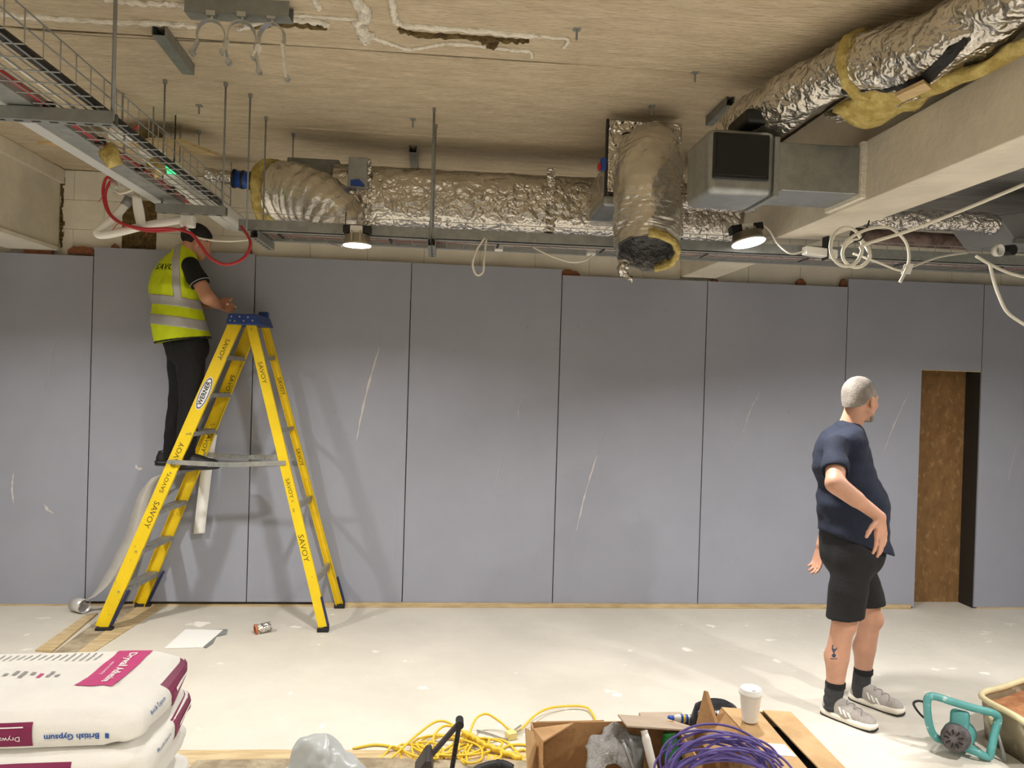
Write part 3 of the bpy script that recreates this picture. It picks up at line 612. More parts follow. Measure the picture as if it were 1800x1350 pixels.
# red cable loops
YL = 4.12
rc = cable('fire_cable', [PY(205, 322, YL), PY(188, 312, YL), PY(181, 338, YL), PY(190, 372, YL), PY(215, 393, YL-.03), PY(255, 402, YL-.05), PY(300, 402, YL-.05), PY(335, 410, YL-.06), PY(352, 430, YL-.06), PY(372, 455, YL-.06), PY(400, 465, YL-.05), PY(430, 452, YL-.02), PY(440, 425, YL), PY(424, 398, YL+.1)], .008, m_red, 'red cable drooping in a big loop behind the head of the worker')
cable('fire_cable', [PY(208, 326, YL+.02), PY(195, 318, YL), PY(185, 345, YL), PY(196, 380, YL), PY(222, 396, YL-.01), PY(262, 406, YL-.03), PY(310, 404, YL-.02), PY(330, 398, YL+.1)], .007, m_red, 'second red cable tied to the big red loop, ending at the basket corner')
for px, py in ((181, 345), (262, 404), (205, 395)):
    c = PY(px, py, YL-.02); tag(MB().tube([c+Vector((-.02, 0, -.03)), c, c+Vector((.014, 0, .008))], .002, 5).build('cable_tie', m_red), 'thin cable tie on the big red cable loop, %s' % {181: 'upper left', 262: 'below the paper sheet', 205: 'lower left'}[px], 'tie')
# bent white conduit, plastic cup, paper
cd = thing('bent_conduit', 'bent white plastic conduit hanging below the corner of the cable baskets', 'conduit', PY(172, 410, 4.1))
MB().tube(smooth_path([PY(226, 352, 4.16), PY(205, 378, 4.14), PY(180, 400, 4.12), PY(171, 409, 4.11), PY(180, 413, 4.11), PY(210, 408, 4.12), PY(260, 396, 4.15), PY(332, 384, 4.2)], 8), .021, 14).build('pipe', m_white, cd, smooth=True)
MB().tube([PY(228, 348, 4.16), PY(219, 362, 4.15)], .024, 14).build('collar', m_galvd, cd, smooth=True)
MB().box(PY(318, 396, 4.2)-Vector((0, .03, .01)), PY(318, 396, 4.2)+Vector((.07, .03, .055))).build('end_fitting', m_white, cd, bevel=.01)
cup = thing('plastic_cover', 'clear plastic fitting cover hanging under the left basket', 'cover', PY(216, 325, 4.14)); c = PY(216, 340, 4.14)
MB().lathe(c, (0, 0, 1), [(.05, 0), (.06, .02), (.06, .07), (.045, .09)], 20).build('shell', mat('clear_plastic', (225, 228, 228), .15, trans=.6, alpha=.6), cup, smooth=True)
MB().tube([c+Vector((0, 0, .08)), c+Vector((0, 0, .3))], .006, 8).build('stem', m_galvd, cup)
pb = MB().grid(lambda u, v: PY(232+16*u+8*v+4*math.sin(v*3)*(u-.5), 342+52*v+5*u, 4.1+.03*abs(u-.5)), 8, 10); tag(pb.build('paper_sheet', m_paper, smooth=True, solid=.002), 'folded white paper sheet hanging from the left basket', 'paper')
cable('white_cable', [PY(225, 292, 4.1), PY(246, 300, 4.08), PY(250, 315, 4.06), PY(236, 332, 4.06), PY(212, 340, 4.08), PY(203, 334, 4.1)], .006, m_wcable, 'white cable looped around the clear plastic fitting cover')
cable('white_cable', [PY(328, 402, 4.2), PY(345, 416, 4.14), PY(370, 422, 4.12), PY(405, 424, 4.12), PY(440, 421, 4.2)], .005, m_wcable, 'thin white cable strung across the front of the head of the worker')
for px, py, lb_ in ((194, 272, 'wool scrap stuck in the left basket near the strut'), (275, 292, 'wool scrap stuck in the left basket near the green lamp')):
    c = PX(px, py, -1.35); o = tag(MB().lathe(c+Vector((0, 0, -.05)), (0, 0, 1), [(.01, 0), (.035, .03), (.03, .07), (.01, .10)], 14).build('wool_scrap', m_wool, smooth=True), lb_, 'insulation'); warp(o, .02, 30, 2)
# ---- wall basket details
cable('white_cable', [PY(852, 418, 4.30), PY(838, 440, 4.28), PY(831, 465, 4.28), PY(838, 483, 4.28), PY(849, 478, 4.28), PY(851, 455, 4.29), PY(855, 420, 4.34)], .006, m_wcable, 'white cable hanging from the basket in a narrow loop')
cable('white_cable', [PY(930, 430, 4.5), PY(960, 446, 4.45), PY(1000, 460, 4.42), PY(1028, 458, 4.42), PY(1040, 448, 4.44)], .005, m_wcable, 'thin white cable sagging between the basket and its small white box')
for px, py, w, lb_ in ((877, 432, .05, 'small white terminal under the basket beside the narrow cable loop'), (1039, 440, .05, 'small white box under the basket at the end of the sagging cable')):
    c = PY(px, py, 4.60); t = thing('terminal_box', lb_, 'box', c); MB().box(c+Vector((-w/2, -.03, -.03)), c+Vector((w/2, .03, .01))).build('cover', m_white, t, bevel=.004); MB().box(c+Vector((-w/2, -.025, .01)), c+Vector((w/2, .025, .035))).build('bracket', m_galv, t)
c = PY(729, 424, 4.62); t = thing('eye_clamp', 'small zinc eye clamp under the basket left of the slotted strut', 'clamp', c); MB().tube([c+Vector((.02*math.cos(a), 0, .02*math.sin(a))) for a in [k*.524 for k in range(12)]], .005, 6, closed=True).build('ring', m_zinc, t); MB().box(c+Vector((-.01, -.01, .015)), c+Vector((.01, .01, .035))).build('nut', m_zinc, t)
cable('white_cable', [PY(640, 402, 4.22), PY(652, 392, 4.26), PY(668, 386, 4.36)], .005, m_wcable, 'short white cable feeding the round downlight')
t = thing('plastic_bag_scrap', 'grey foil scrap on the strut beside the worker', 'scrap', PY(475, 408, 4.6)); o = MB().grid(lambda u, v: PY(462+22*u, 400+14*v, 4.55+.04*u), 8, 6).build('film', m_foilc, t, smooth=True, solid=.003); warp(o, .012, 40, 3)
# ---- right side cables
YR = 3.6
def ringpts(cx, cy, rx, ry, y, a0=0, turns=1.0, n=16): return [PY(cx+rx*math.cos(a0+2*math.pi*turns*k/n), cy+ry*math.sin(a0+2*math.pi*turns*k/n), y+.004*k) for k in range(n+1)]
wp = [PY(1810, 320, 2.9), PY(1700, 366, 3.2), PY(1600, 405, 3.5), PY(1520, 430, YR)]+ringpts(1488, 434, 28, 34, YR, .2, 1.9, 26)+ringpts(1505, 446, 24, 24, YR+.03, 0, 1.2, 16)
cable('white_cable', wp, .0085, m_wcable, 'long white cable coming from upper right and coiled beside the white driver box', seg=5)
cable('white_cable', [PY(1480, 432, YR-.03), PY(1500, 415, YR-.04), PY(1530, 402, YR-.04), PY(1565, 401, YR-.03), PY(1592, 425, YR), PY(1598, 455, YR), PY(1590, 480, YR), PY(1582, 496, YR)], .0075, m_wcable, 'white cable arching over the coil with its cut end hanging down')
cable('white_cable', [PY(1500, 446, YR+.1), PY(1540, 460, YR+.1), PY(1580, 475, YR+.1), PY(1600, 470, YR+.15), PY(1650, 452, YR+.3), PY(1700, 444, YR+.5)], .006, m_wcable, 'thin white cable running right from the coil along the basket')
cable('white_cable', [PY(1716, 450, YR), PY(1745, 467, YR), PY(1775, 480, YR), PY(1810, 489, YR)], .0085, m_wcable, 'thick white cable sagging out of frame at right')
cable('white_cable', [PY(1740, 464, YR), PY(1746, 490, YR), PY(1756, 520, YR), PY(1772, 550, YR), PY(1806, 574, YR)], .0085, m_wcable, 'white cable drooping lowest at the right edge over the boards')
dv = thing('lamp_driver', 'white lamp driver box hanging between the bright lamp and the coiled cable', 'box', PY(1440, 443, 4.25)); c = PY(1441, 444, 4.25)
MB().obox(c, (.095, 0, -.008), (0, .03, 0), (0, 0, .024)).build('case', m_white, dv, bevel=.006); MB().box(c+Vector((.03, -.034, -.04)), c+Vector((.036, .034, .2))).build('strap', m_blackp, dv)
cable('white_cable', [PY(1338, 394, 4.2), PY(1352, 405, 4.2), PY(1368, 430, 4.2), PY(1390, 446, 4.22), PY(1412, 442, 4.25)], .005, m_wcable, 'thin white cable from the glaring downlight to the driver box')
cable('black_cable', [PY(1528, 388, 3.6), PY(1520, 410, 3.58), PY(1512, 422, 3.58), PY(1500, 425, 3.58)], .004, m_blackp, 'thin black wire tying up the white cable coil')
tag(MB().bar(PY(1552, 456, 4.5), PY(1600, 458, 4.5), .02, .03).build('cable_marker', m_red), 'red marker sleeve in the wall basket right of the coil', 'marker')
tag(MB().grid(lambda u, v: PY(1590+16*u-6*v, 464+18*v, YR+.12+.02*u), 4, 4).build('cable_label', m_paper, solid=.002), 'white label tag hanging on the cable right of the coil', 'label')
# beyond the beam
tag(foil_tube('insulated_duct', [PY(1520, 382, 5.3), PY(1600, 388, 5.2), PY(1680, 388, 5.1), PY(1750, 396, 5.05)], .07, m_foilc, None, amp=.01, freq=18, seed=41, n=26), 'foil duct crossing beyond the white beam at right', 'duct')
gr = thing('grey_duct', 'grey rectangular duct with tapered end at the right edge beyond the beam', 'duct', PY(1790, 400, 5.2)); q = [PY(1752, 378, 5.0), PY(1785, 422, 5.0), PY(1980, 424, 5.0), PY(1980, 350, 5.0)]
MB().prism(q, (0, .5, 0)).build('body', mat('grey_duct_paint', (150, 152, 152), .6, .2), gr, bevel=.01); MB().bar(q[1]+Vector((-.02, -.01, -.01)), q[2]+Vector((0, -.01, -.01)), .03, .03).build('edge_flange', m_galv, gr)
rp = thing('pipe_run', 'rust stained pipe run beyond the beam above the wall basket', 'pipe', PY(1650, 420, 5.6)); MB().tube([PY(1500, 414, 5.7), PY(1860, 436, 5.7)], .06, 18).build('pipe', mat('rusty_pipe', (138, 118, 110), .7, rgb2=(90, 70, 62), vscale=10), rp, smooth=True)
MB().tube([PY(1700, 424, 5.68), PY(1850, 434, 5.68)], .07, 18).build('lagging', m_foilc, rp, smooth=True)
rl = thing('tape_roll', 'white ring shaped fitting beside a black one at far right of the basket', 'fitting', PY(1750, 440, 4.2)); c = PY(1750, 440, 4.15)
MB().lathe(c, (.25, -1, -.1), [(.026, 0), (.036, 0), (.036, .03), (.026, .03), (.026, 0)], 24, cap=False).build('ring', m_white, rl, smooth=True); c2 = PY(1768, 440, 4.2); MB().lathe(c2, (.25, -1, -.1), [(.03, 0), (.03, .05)], 20).build('black_end', m_blackp, rl)
# ================================================================== PEOPLE (signed-distance bodies, one continuous surface each)
class Sdf:
    def __init__(s, lo, hi, h):
        s.lo = np.array(lo, float); s.h = h; s.n = np.ceil((np.array(hi)-s.lo)/h).astype(int)+1
        s.ax = [(s.lo[i]+h*np.arange(s.n[i])).astype(np.float32) for i in range(3)]; s.D = np.full(s.n, .5, np.float32)
    def _loc(s, lo, hi):
        i0 = np.clip(np.floor((np.array(lo)-s.lo)/s.h).astype(int), 0, s.n); i1 = np.clip(np.ceil((np.array(hi)-s.lo)/s.h).astype(int)+1, 0, s.n)
        sl = tuple(slice(a, b) for a, b in zip(i0, i1))
        return sl, s.ax[0][sl[0]][:, None, None], s.ax[1][sl[1]][None, :, None], s.ax[2][sl[2]][None, None, :]
    def _put(s, sl, d, k, op):
        A = s.D[sl]
        if op == 'u':
            if k <= 0: s.D[sl] = np.minimum(A, d)
            else: hh = np.clip(.5+.5*(A-d)/k, 0, 1); s.D[sl] = A+(d-A)*hh-k*hh*(1-hh)
        else:
            hh = np.clip(.5-.5*(A+d)/max(k, 1e-4), 0, 1); s.D[sl] = A+(-d-A)*hh+k*hh*(1-hh)
    def rc(s, a, b, ra, rb, k=.02, lat=None, q=1.0, op='u', inf=0.0):
        """tapered capsule; lat/q: the body is 1/q times wider along the unit vector lat"""
        a = np.array(a, float); b = np.array(b, float); ra += inf; rb += inf; m = max(ra, rb)/q+k+3*s.h
        sl, X, Y, Z = s._loc(np.minimum(a, b)-m, np.maximum(a, b)+m)
        c = (a+b)/2
        if lat is not None:
            L = np.array(lat, float); L /= np.linalg.norm(L)
            def sc(p): return p+L*((p-c)@L)*(q-1)
            a, b = sc(a), sc(b); w = ((X-c[0])*L[0]+(Y-c[1])*L[1]+(Z-c[2])*L[2])*(q-1); X, Y, Z = X+L[0]*w, Y+L[1]*w, Z+L[2]*w
        d = b-a; l2 = max(float(d@d), 1e-9); t = np.clip(((X-a[0])*d[0]+(Y-a[1])*d[1]+(Z-a[2])*d[2])/l2, 0, 1)
        v = np.sqrt((X-a[0]-d[0]*t)**2+(Y-a[1]-d[1]*t)**2+(Z-a[2]-d[2]*t)**2)-(ra+(rb-ra)*t)
        s._put(sl, v.astype(np.float32), k, op); return s
    def ell(s, c, r, R=None, k=.015, op='u', inf=0.0):
        """ellipsoid; R rows are its axes"""
        c = np.array(c, float); r = np.array(r, float)+inf; m = r.max()+k+3*s.h; sl, X, Y, Z = s._loc(c-m, c+m)
        R = np.eye(3) if R is None else np.array([list(v) for v in R], float); x, y, z = X-c[0], Y-c[1], Z-c[2]
        P = [(R[i][0]*x+R[i][1]*y+R[i][2]*z) for i in range(3)]
        k0 = np.sqrt(sum((P[i]/r[i])**2 for i in range(3))); k1 = np.sqrt(sum((P[i]/r[i]**2)**2 for i in range(3)))
        s._put(sl, (k0*(k0-1)/np.maximum(k1, 1e-6)).astype(np.float32), k, op); return s
    def cut(s, p, n):
        """keep the side opposite to n"""
        n = np.array(n, float); n /= np.linalg.norm(n); p = np.array(p, float)
        d = (s.ax[0][:, None, None]-p[0])*n[0]+(s.ax[1][None, :, None]-p[1])*n[1]+(s.ax[2][None, None, :]-p[2])*n[2]
        s.D = np.maximum(s.D, d.astype(np.float32)); return s
    def folds(s, amp, scale, seed=0):
        G = np.stack(np.broadcast_arrays(s.ax[0][:, None, None]*scale[0], s.ax[1][None, :, None]*scale[1], s.ax[2][None, None, :]*scale[2]), -1)
        band = np.abs(s.D) < .03; s.D[band] += (amp*vnoise(G[band], 1.0, seed)).astype(np.float32); return s
    def mesh(s, name, m, parent, sm=1):
        D = s.D; I = D < 0; n = s.n
        cnt = np.zeros(n-1, np.int8); offs = [(i, j, k) for i in (0, 1) for j in (0, 1) for k in (0, 1)]
        for o in offs: cnt += I[o[0]:n[0]-1+o[0], o[1]:n[1]-1+o[1], o[2]:n[2]-1+o[2]]
        act = np.argwhere((cnt > 0) & (cnt < 8)); idx = -np.ones(n-1, np.int64); idx[tuple(act.T)] = np.arange(len(act))
        val = np.stack([D[act[:, 0]+o[0], act[:, 1]+o[1], act[:, 2]+o[2]] for o in offs], 1).astype(float); P = np.zeros((len(act), 3)); W = np.zeros(len(act))
        for a in range(8):
            for b in range(a+1, 8):
                oa, ob = np.array(offs[a]), np.array(offs[b])
                if np.abs(oa-ob).sum() != 1: continue
                x = (val[:, a] < 0) != (val[:, b] < 0); t = val[x, a]/(val[x, a]-val[x, b]); P[x] += oa+(ob-oa)*t[:, None]; W[x] += 1
        V = s.lo+(act+P/W[:, None])*s.h; Q = []
        for ax in range(3):
            sl0 = [slice(None)]*3; sl1 = [slice(None)]*3; sl0[ax] = slice(0, n[ax]-1); sl1[ax] = slice(1, n[ax])
            e = np.argwhere(I[tuple(sl0)] != I[tuple(sl1)]); u, w = [i for i in range(3) if i != ax]
            e = e[(e[:, u] > 0) & (e[:, w] > 0) & (e[:, u] < n[u]-1) & (e[:, w] < n[w]-1)]
            def cell(du, dw): c = e.copy(); c[:, u] -= du; c[:, w] -= dw; return idx[tuple(c.T)]
            q = np.stack([cell(1, 1), cell(0, 1), cell(0, 0), cell(1, 0)], 1); fl = I[tuple(e.T)]
            if ax == 1: fl = ~fl
            q[~fl] = q[~fl][:, ::-1]; Q.append(q)
        Q = np.concatenate(Q)
        for _ in range(sm):            # light smoothing
            A = np.zeros_like(V); C = np.zeros(len(V))
            for i in range(4):
                for j in ((i+1) % 4, (i+3) % 4): np.add.at(A, Q[:, i], V[Q[:, j]]); np.add.at(C, Q[:, i], 1)
            V = V*.5+.5*A/np.maximum(C, 1)[:, None]
        b = MB(); b.v = V.tolist(); b.f = [tuple(r) for r in Q.tolist()]; return b.build(name, m, parent, smooth=True)
def unit(v): v = Vector(v); return v.normalized()
def hand(s, wrist, d, side, nrm, curls, sc=1.0, thumb=(.6, .75, .25)):
    """wrist point, finger direction, thumb side, palm normal (fingers curl towards it)"""
    wrist = Vector(wrist); d = unit(d); side = unit(Vector(side)-d*Vector(side).dot(d)); nrm = unit(d.cross(side)) if nrm is None else unit(nrm)
    offs = (.030, .010, -.010, -.028); lens = ((.043, .026, .021), (.047, .030, .022), (.044, .028, .021), (.034, .021, .019)); reach = (.088, .092, .088, .080)
    for i in range(4):
        base = wrist+d*(reach[i]*sc)+side*(offs[i]*sc)
        s.rc(wrist+d*.012*sc+side*offs[i]*.55*sc, base, .0150*sc, .0115*sc, .010)
        p = base; ang = curls[i]*.45; spread = side*(offs[i]*1.6)
        for j, L in enumerate(lens[i]):
            dd = unit((d+spread)*math.cos(ang)+nrm*math.sin(ang)); q = p+dd*(L*sc); r0 = (.0102, .0092, .0082)[j]*sc; s.rc(p, q, r0, r0-.0009, .004); p = q; ang += curls[i]
    p = wrist+d*.02*sc+side*.022*sc; dd = unit(side*thumb[0]+d*thumb[1]+nrm*thumb[2])
    for L, r0, r1 in ((.045, .0155, .012), (.034, .0115, .0105), (.027, .0105, .0085)):
        q = p+dd*(L*sc); s.rc(p, q, r0*sc, r1*sc, .008); p = q; dd = unit(dd+d*.25)
def head_shape(s, C, f, up, inf=0.0, sc=1.0, skull_only=False):
    f = unit(f); up = unit(up); f = unit(f-up*f.dot(up)); r = unit(f.cross(up)); R = (f, r, up); C = Vector(C)
    T = lambda a, b, c: C+f*(a*sc)+r*(b*sc)+up*(c*sc)
    s.ell(T(-.012, 0, .035), (.098*sc, .076*sc, .088*sc), R, .01, inf=inf)
    s.ell(T(.03, 0, .01), (.070*sc, .068*sc, .075*sc), R, .02, inf=inf)
    if skull_only: return T
    s.ell(T(.038, 0, -.050), (.060*sc, .054*sc, .055*sc), R, .03, inf=inf)
    s.ell(T(.078, 0, -.092), (.022*sc, .024*sc, .020*sc), R, .025, inf=inf)
    for b in (-1, 1):
        s.rc(T(-.005, .058*b, -.045), T(.07, .022*b, -.09), .018*sc, .016*sc, .025, inf=inf)     # jaw line
        s.ell(T(.066, .040*b, -.025), (.026*sc, .022*sc, .022*sc), R, .02, inf=inf)               # cheek
        s.rc(T(.086, .012*b, .022), T(.070, .052*b, .020), .011*sc, .010*sc, .012, inf=inf)       # brow
        s.ell(T(.084, .032*b, -.001), (.012*sc, .016*sc, .010*sc), R, .006, op='s')               # eye socket
        s.ell(T(-.008, .079*b, -.012), (.021*sc, .009*sc, .034*sc), (unit(f+up*.2), r, unit(up-f*.2)), .006)   # ear
        s.ell(T(-.004, .090*b, -.010), (.010*sc, .006*sc, .017*sc), R, .004, op='s')
    s.rc(T(.092, 0, .012), T(.112, 0, -.030), .008*sc, .012*sc, .010); s.ell(T(.104, .011, -.034), (.009, .008, .008), R, .006); s.ell(T(.104, -.011, -.034), (.009, .008, .008), R, .006)
    s.rc(T(.092, -.02, -.058), T(.092, .02, -.058), .007*sc, .007*sc, .008); s.rc(T(.089, -.017, -.070), T(.089, .017, -.070), .0075*sc, .0075*sc, .008)
    s.rc(T(.100, -.018, -.064), T(.100, .018, -.064), .003, .003, .003, op='s')
    return T
m_skin = mat('skin', (204, 154, 128), .5, var=.12, vscale=9, sss=.12, bump=.05, bscale=120)
m_skin2 = mat('tanned_skin', (196, 144, 116), .5, var=.1, vscale=9, sss=.12, bump=.05, bscale=120)
m_eye = mat('eye_white', (232, 228, 222), .25); m_iris = mat('eye_iris', (52, 40, 34), .2)
m_navy = mat('navy_cotton', (24, 32, 52), .9, var=.2, vscale=5, bump=.15, bscale=50)
m_short = mat('black_shorts', (24, 24, 26), .85, var=.3, vscale=6, bump=.15, bscale=60)
m_sock = mat('charcoal_sock', (62, 63, 66), .95, var=.2, vscale=30, bump=.3, bscale=160); m_sockt = mat('black_sock_cuff', (26, 26, 28), .95)
m_shoe = mat('grey_mesh', (176, 170, 164), .8, var=.12, vscale=60, bump=.3, bscale=160); m_sole = mat('cream_sole', (232, 226, 212), .6); m_outs = mat('dark_outsole', (48, 46, 46), .8)
m_grey = mat('grey_hair', (150, 142, 133), .85, rgb2=(122, 114, 106), vscale=14, bump=.4, bscale=200)
m_bhair = mat('black_hair', (26, 23, 22), .75, bump=.5, bscale=160)
m_tat = mat('tattoo_ink', (62, 72, 92), .6)
def eyes(T, parent, sc=1.0):
    for b in (-1, 1):
        c = T(.079, .031*b, .0); MB().lathe(c-Vector((0, 0, .011)), (0, 0, 1), [(.0015, 0), (.008, .003), (.011, .011), (.008, .019), (.0015, .022)], 14).build('eye', m_eye, parent, smooth=True)
        f = unit(T(1, 0, 0)-T(0, 0, 0)); MB().lathe(c+f*.0095, f, [(.0055, 0), (.004, .002), (.0008, .0026)], 12).build('iris', m_iris, parent.children[-1])
def shoe(person, heel, toe, m_up, m_so, L=None, zb=0.0, stripes=True, mout=None, name='shoe', laces=True):
    heel = Vector((heel.x, heel.y, zb)); toe = Vector((toe.x, toe.y, zb)); x = unit(toe-heel); y = Vector((-x.y, x.x, 0)); L = L or (toe-heel).length; T = lambda a, b, c: heel+x*(a*L/.31)+y*b+Vector((0, 0, c))
    e = bpy.data.objects.new(name, None); COL.objects.link(e); e.parent = person; e.location = Vector(heel)-wloc(person)
    lo = np.minimum(np.array(heel), np.array(toe))-.09; hi = np.maximum(np.array(heel), np.array(toe))+np.array((.09, .09, .2))
    def base(s, inf=0.0):
        s.rc(T(.045, 0, .06), T(.06, 0, .095), .034, .040, .02, inf=inf); s.rc(T(.05, 0, .045), T(.15, 0, .05), .036, .042, .03, inf=inf)
        s.rc(T(.11, 0, .085), T(.19, 0, .06), .034, .034, .03, inf=inf); s.rc(T(.15, 0, .045), T(.255, .004, .036), .044, .038, .03, inf=inf); s.rc(T(.255, .004, .036), T(.275, .006, .034), .038, .032, .02, inf=inf)
    s = Sdf(lo, hi, .004); base(s); s.cut(T(0, 0, .022), (0, 0, -1)); s.cut(T(.06, 0, .118), (-.25, 0, 1) if x.x > 0 else (.25, 0, 1)); s.mesh('upper', m_up, e)
    def out(w, h0, h1, nm, mm, grow=0.0):
        pts = []
        for k in range(28):
            t = 2*math.pi*k/28; a = .155-.158*math.cos(t); wd = (.032+.014*math.sin(min(max(a/.31, 0), 1)*math.pi*.9+.25)+.012*(a/.31 > .5)*math.sin((a/.31-.5)*math.pi)); pts.append((a, math.sin(t)/max(abs(math.sin(t)), .2)*wd*min(1, abs(math.sin(t))*2.2)*w))
        b = MB(); n = len(pts); V = []
        for h, g in ((h0, .97), ((h0+h1)/2, 1.03), (h1, 1.0)): V += [T(.155+(a-.155)*g, c*g, h+(.012*max(0, a/.31-.75)*2.2)+(.010*max(0, .25-a/.31))) for a, c in pts]
        b.add(V, [tuple(range(n-1, -1, -1)), tuple(range(2*n, 3*n))]+[(j*n+i, j*n+(i+1) % n, (j+1)*n+(i+1) % n, (j+1)*n+i) for j in range(2) for i in range(n)]); b.build(nm, mm, e, smooth=True, fix=True)
    out(1.0, .006, .036, 'midsole', m_so); out(.98, 0, .009, 'outsole', mout or m_outs)
    if stripes or laces: up = bvh_of([c for c in e.children if c.name.startswith('upper')][0])
    if stripes:
        for sd in (-1, 1):
            for k in range(3):
                a = .115+.026*k; V = [T(a+.020+.0, sd*.2, .05-.006*k), T(a+.033, sd*.2, .05-.006*k), T(a+.012, sd*.2, .082-.006*k), T(a-.001, sd*.2, .082-.006*k)]
                G = [V[0].lerp(V[3], j/5).lerp(V[1].lerp(V[2], j/5), i/2) for j in range(6) for i in range(3)]
                project(G, [(j*3+i, j*3+i+1, j*3+i+4, j*3+i+3) for j in range(5) for i in range(2)], up, y*sd, 'stripe', m_paper, e, .0015, .6)
    if laces:
        for k in range(5):
            a = .145+.021*k; P = []
            for j in range(9):
                q = T(a+(.010 if k % 2 else -.010)*(j-4)/4, -.026+.052*j/8, .3); h = up.ray_cast(q, Vector((0, 0, -1)), .4); P.append((h[0] if h[0] else q-Vector((0, 0, .22)))+Vector((0, 0, .002)))
            MB().tube(P, .0025, 6).build('lace', mat('grey_lace', (150, 146, 142), .8), e, smooth=True)
    return e
# ------------------------------------------------------------------ the man in the navy shirt
man = thing('person', 'person in navy t-shirt and black shorts standing on the right, looking away', 'person', PZ(1500, 1262))
hN, tN = PZ(1445, 1252), PZ(1540, 1287); hF, tF = PZ(1494, 1227), PZ(1588, 1259)
aN = hN.lerp(tN, .20)+Vector((0, 0, .085)); aF = hF.lerp(tF, .20)+Vector((0, 0, .085))
kN, kF = PY(1483, 1098, 4.06), PY(1531, 1088, 4.24)
tf = unit((.95, -.3, 0)); tl = Vector((-tf.y, tf.x, 0))          # torso facing and its left
hip = PY(1497, 968, 4.14); jN, jF = hip-tl*.095+tf*-.005, hip+tl*.095+tf*.015
belly, chest, neck = PY(1500, 885, 4.13), PY(1480, 812, 4.13), PY(1489, 752, 4.13)
shN, elN, wrN = PY(1470, 782, 3.95), PY(1468, 850, 3.78), PY(1547, 909, 3.76)
shF, elF, wrF = PY(1496, 782, 4.33), PY(1468, 885, 4.44), PY(1444, 958, 4.38)
HC = PY(1511, 703, 4.10); hf = unit((.87, .49, .03))
def legs(s, inf=0.0):
    for j, k, a, c in ((jN, kN, aN, 1.0), (jF, kF, aF, .95)):
        s.rc(j, k, .088, .062, .03, inf=inf); back = unit(Vector((-tf.x, -tf.y, 0)))
        s.rc(k, a, .056*c, .038, .02, inf=inf); s.rc(k.lerp(a, .12)+back*.012, k.lerp(a, .42)+back*.016, .050*c, .058*c, .025, inf=inf); s.rc(k.lerp(a, .42)+back*.016, k.lerp(a, .75)+back*.004, .058*c, .040, .025, inf=inf)
        s.ell(k-back*.030, (.034, .040, .045), None, .02, inf=inf)
def torso(s, inf=0.0, low=True):
    s.rc(chest+Vector((0, 0, .05)), chest-Vector((0, 0, .03)), .115, .132, .03, tl, .66, inf=inf)
    s.rc(chest, belly, .132, .158, .04, tl, .82, inf=inf)
    if low: s.rc(belly, hip+Vector((0, 0, .0)), .158, .150, .04, tl, .85, inf=inf)
    s.rc(chest+Vector((0, 0, .11))-tl*.13, chest+Vector((0, 0, .11))+tl*.13, .072, .072, .06, inf=inf)
def arm(s, a, b, c, inf=0.0, r=(.056, .047, .031)):
    s.rc(a, b, r[0], r[1], .025, inf=inf); s.rc(b, c, r[1], r[2], .02, inf=inf); s.rc(b.lerp(c, .12), b.lerp(c, .45), r[1]*.98, r[1]*.86, .02, inf=inf)
s = Sdf((1.84, 3.55, -.0), (2.85, 4.62, 1.98), .0055)
torso(s); legs(s); arm(s, shN, elN, wrN, r=(.056, .046, .030)); arm(s, shF, elF, wrF)
s.rc(neck-Vector((0, 0, .05)), HC+Vector((-.02, -.01, -.03)), .062, .056, .03); s.rc(chest+Vector((0, 0, .12)), neck-Vector((0, 0, .02)), .078, .056, .03, tl, .75)
hand(s, wrN, PY(1550, 960, 3.74)-wrN, PY(1525, 935, 3.72)-wrN, (-.45, -.2, -.05), (.32, .22, .30, .42), 1.06, thumb=(.75, .6, .15))
hand(s, wrF, PY(1434, 1000, 4.36)-wrF, Vector((.3, -.9, 0)), None, (.3, .35, .4, .4), 1.0)
T = head_shape(s, HC, hf, (.03, 0, 1), sc=1.06)
for a, h_, t_ in ((aN, hN, tN), (aF, hF, tF)): s.rc(a, h_.lerp(t_, .55)+Vector((0, 0, .05)), .036, .03, .02)
body = s.mesh('body', m_skin, man)
eyes(T, body)
# hair, stubble
s = Sdf(np.array(HC)-.16, np.array(HC)+.17, .0045); head_shape(s, HC, hf, (.03, 0, 1), .0025, 1.06, skull_only=True); s.rc(T(-.06, 0, -.02), T(-.055, 0, -.05), .05, .05, .03, inf=.004)
s.cut(T(.055, 0, .052), T(1, 0, -.45)-T(0, 0, 0)); s.cut(T(-.055, 0, -.028), T(.35, 0, -1)-T(0, 0, 0)); s.cut(T(.012, 0, -.03), T(1.0, 0, -.25)-T(0, 0, 0)) if False else None
s.rc(T(.03, .09, -.035), T(.03, -.09, -.035), .055, .055, .01, op='s'); s.rc(T(-.005, .075, -.02), T(-.005, .11, -.02), .034, .034, .008, op='s'); s.rc(T(-.005, -.075, -.02), T(-.005, -.11, -.02), .034, .034, .008, op='s')
s.folds(.0008, (160, 160, 160), 5); s.mesh('hair', m_grey, man)
s = Sdf(np.array(HC)-.17, np.array(HC)+.17, .0045)
s.ell(T(.078, 0, -.092), (.026, .030, .024), (hf, unit(hf.cross(Vector((0, 0, 1)))), (0, 0, 1)), .02)
for b in (-1, 1): s.rc(T(.035, .045*b, -.075), T(.075, .022*b, -.095), .018, .018, .02)
s.rc(T(.098, -.018, -.050), T(.098, .018, -.050), .006, .006, .006); s.mesh('beard', m_grey, man)
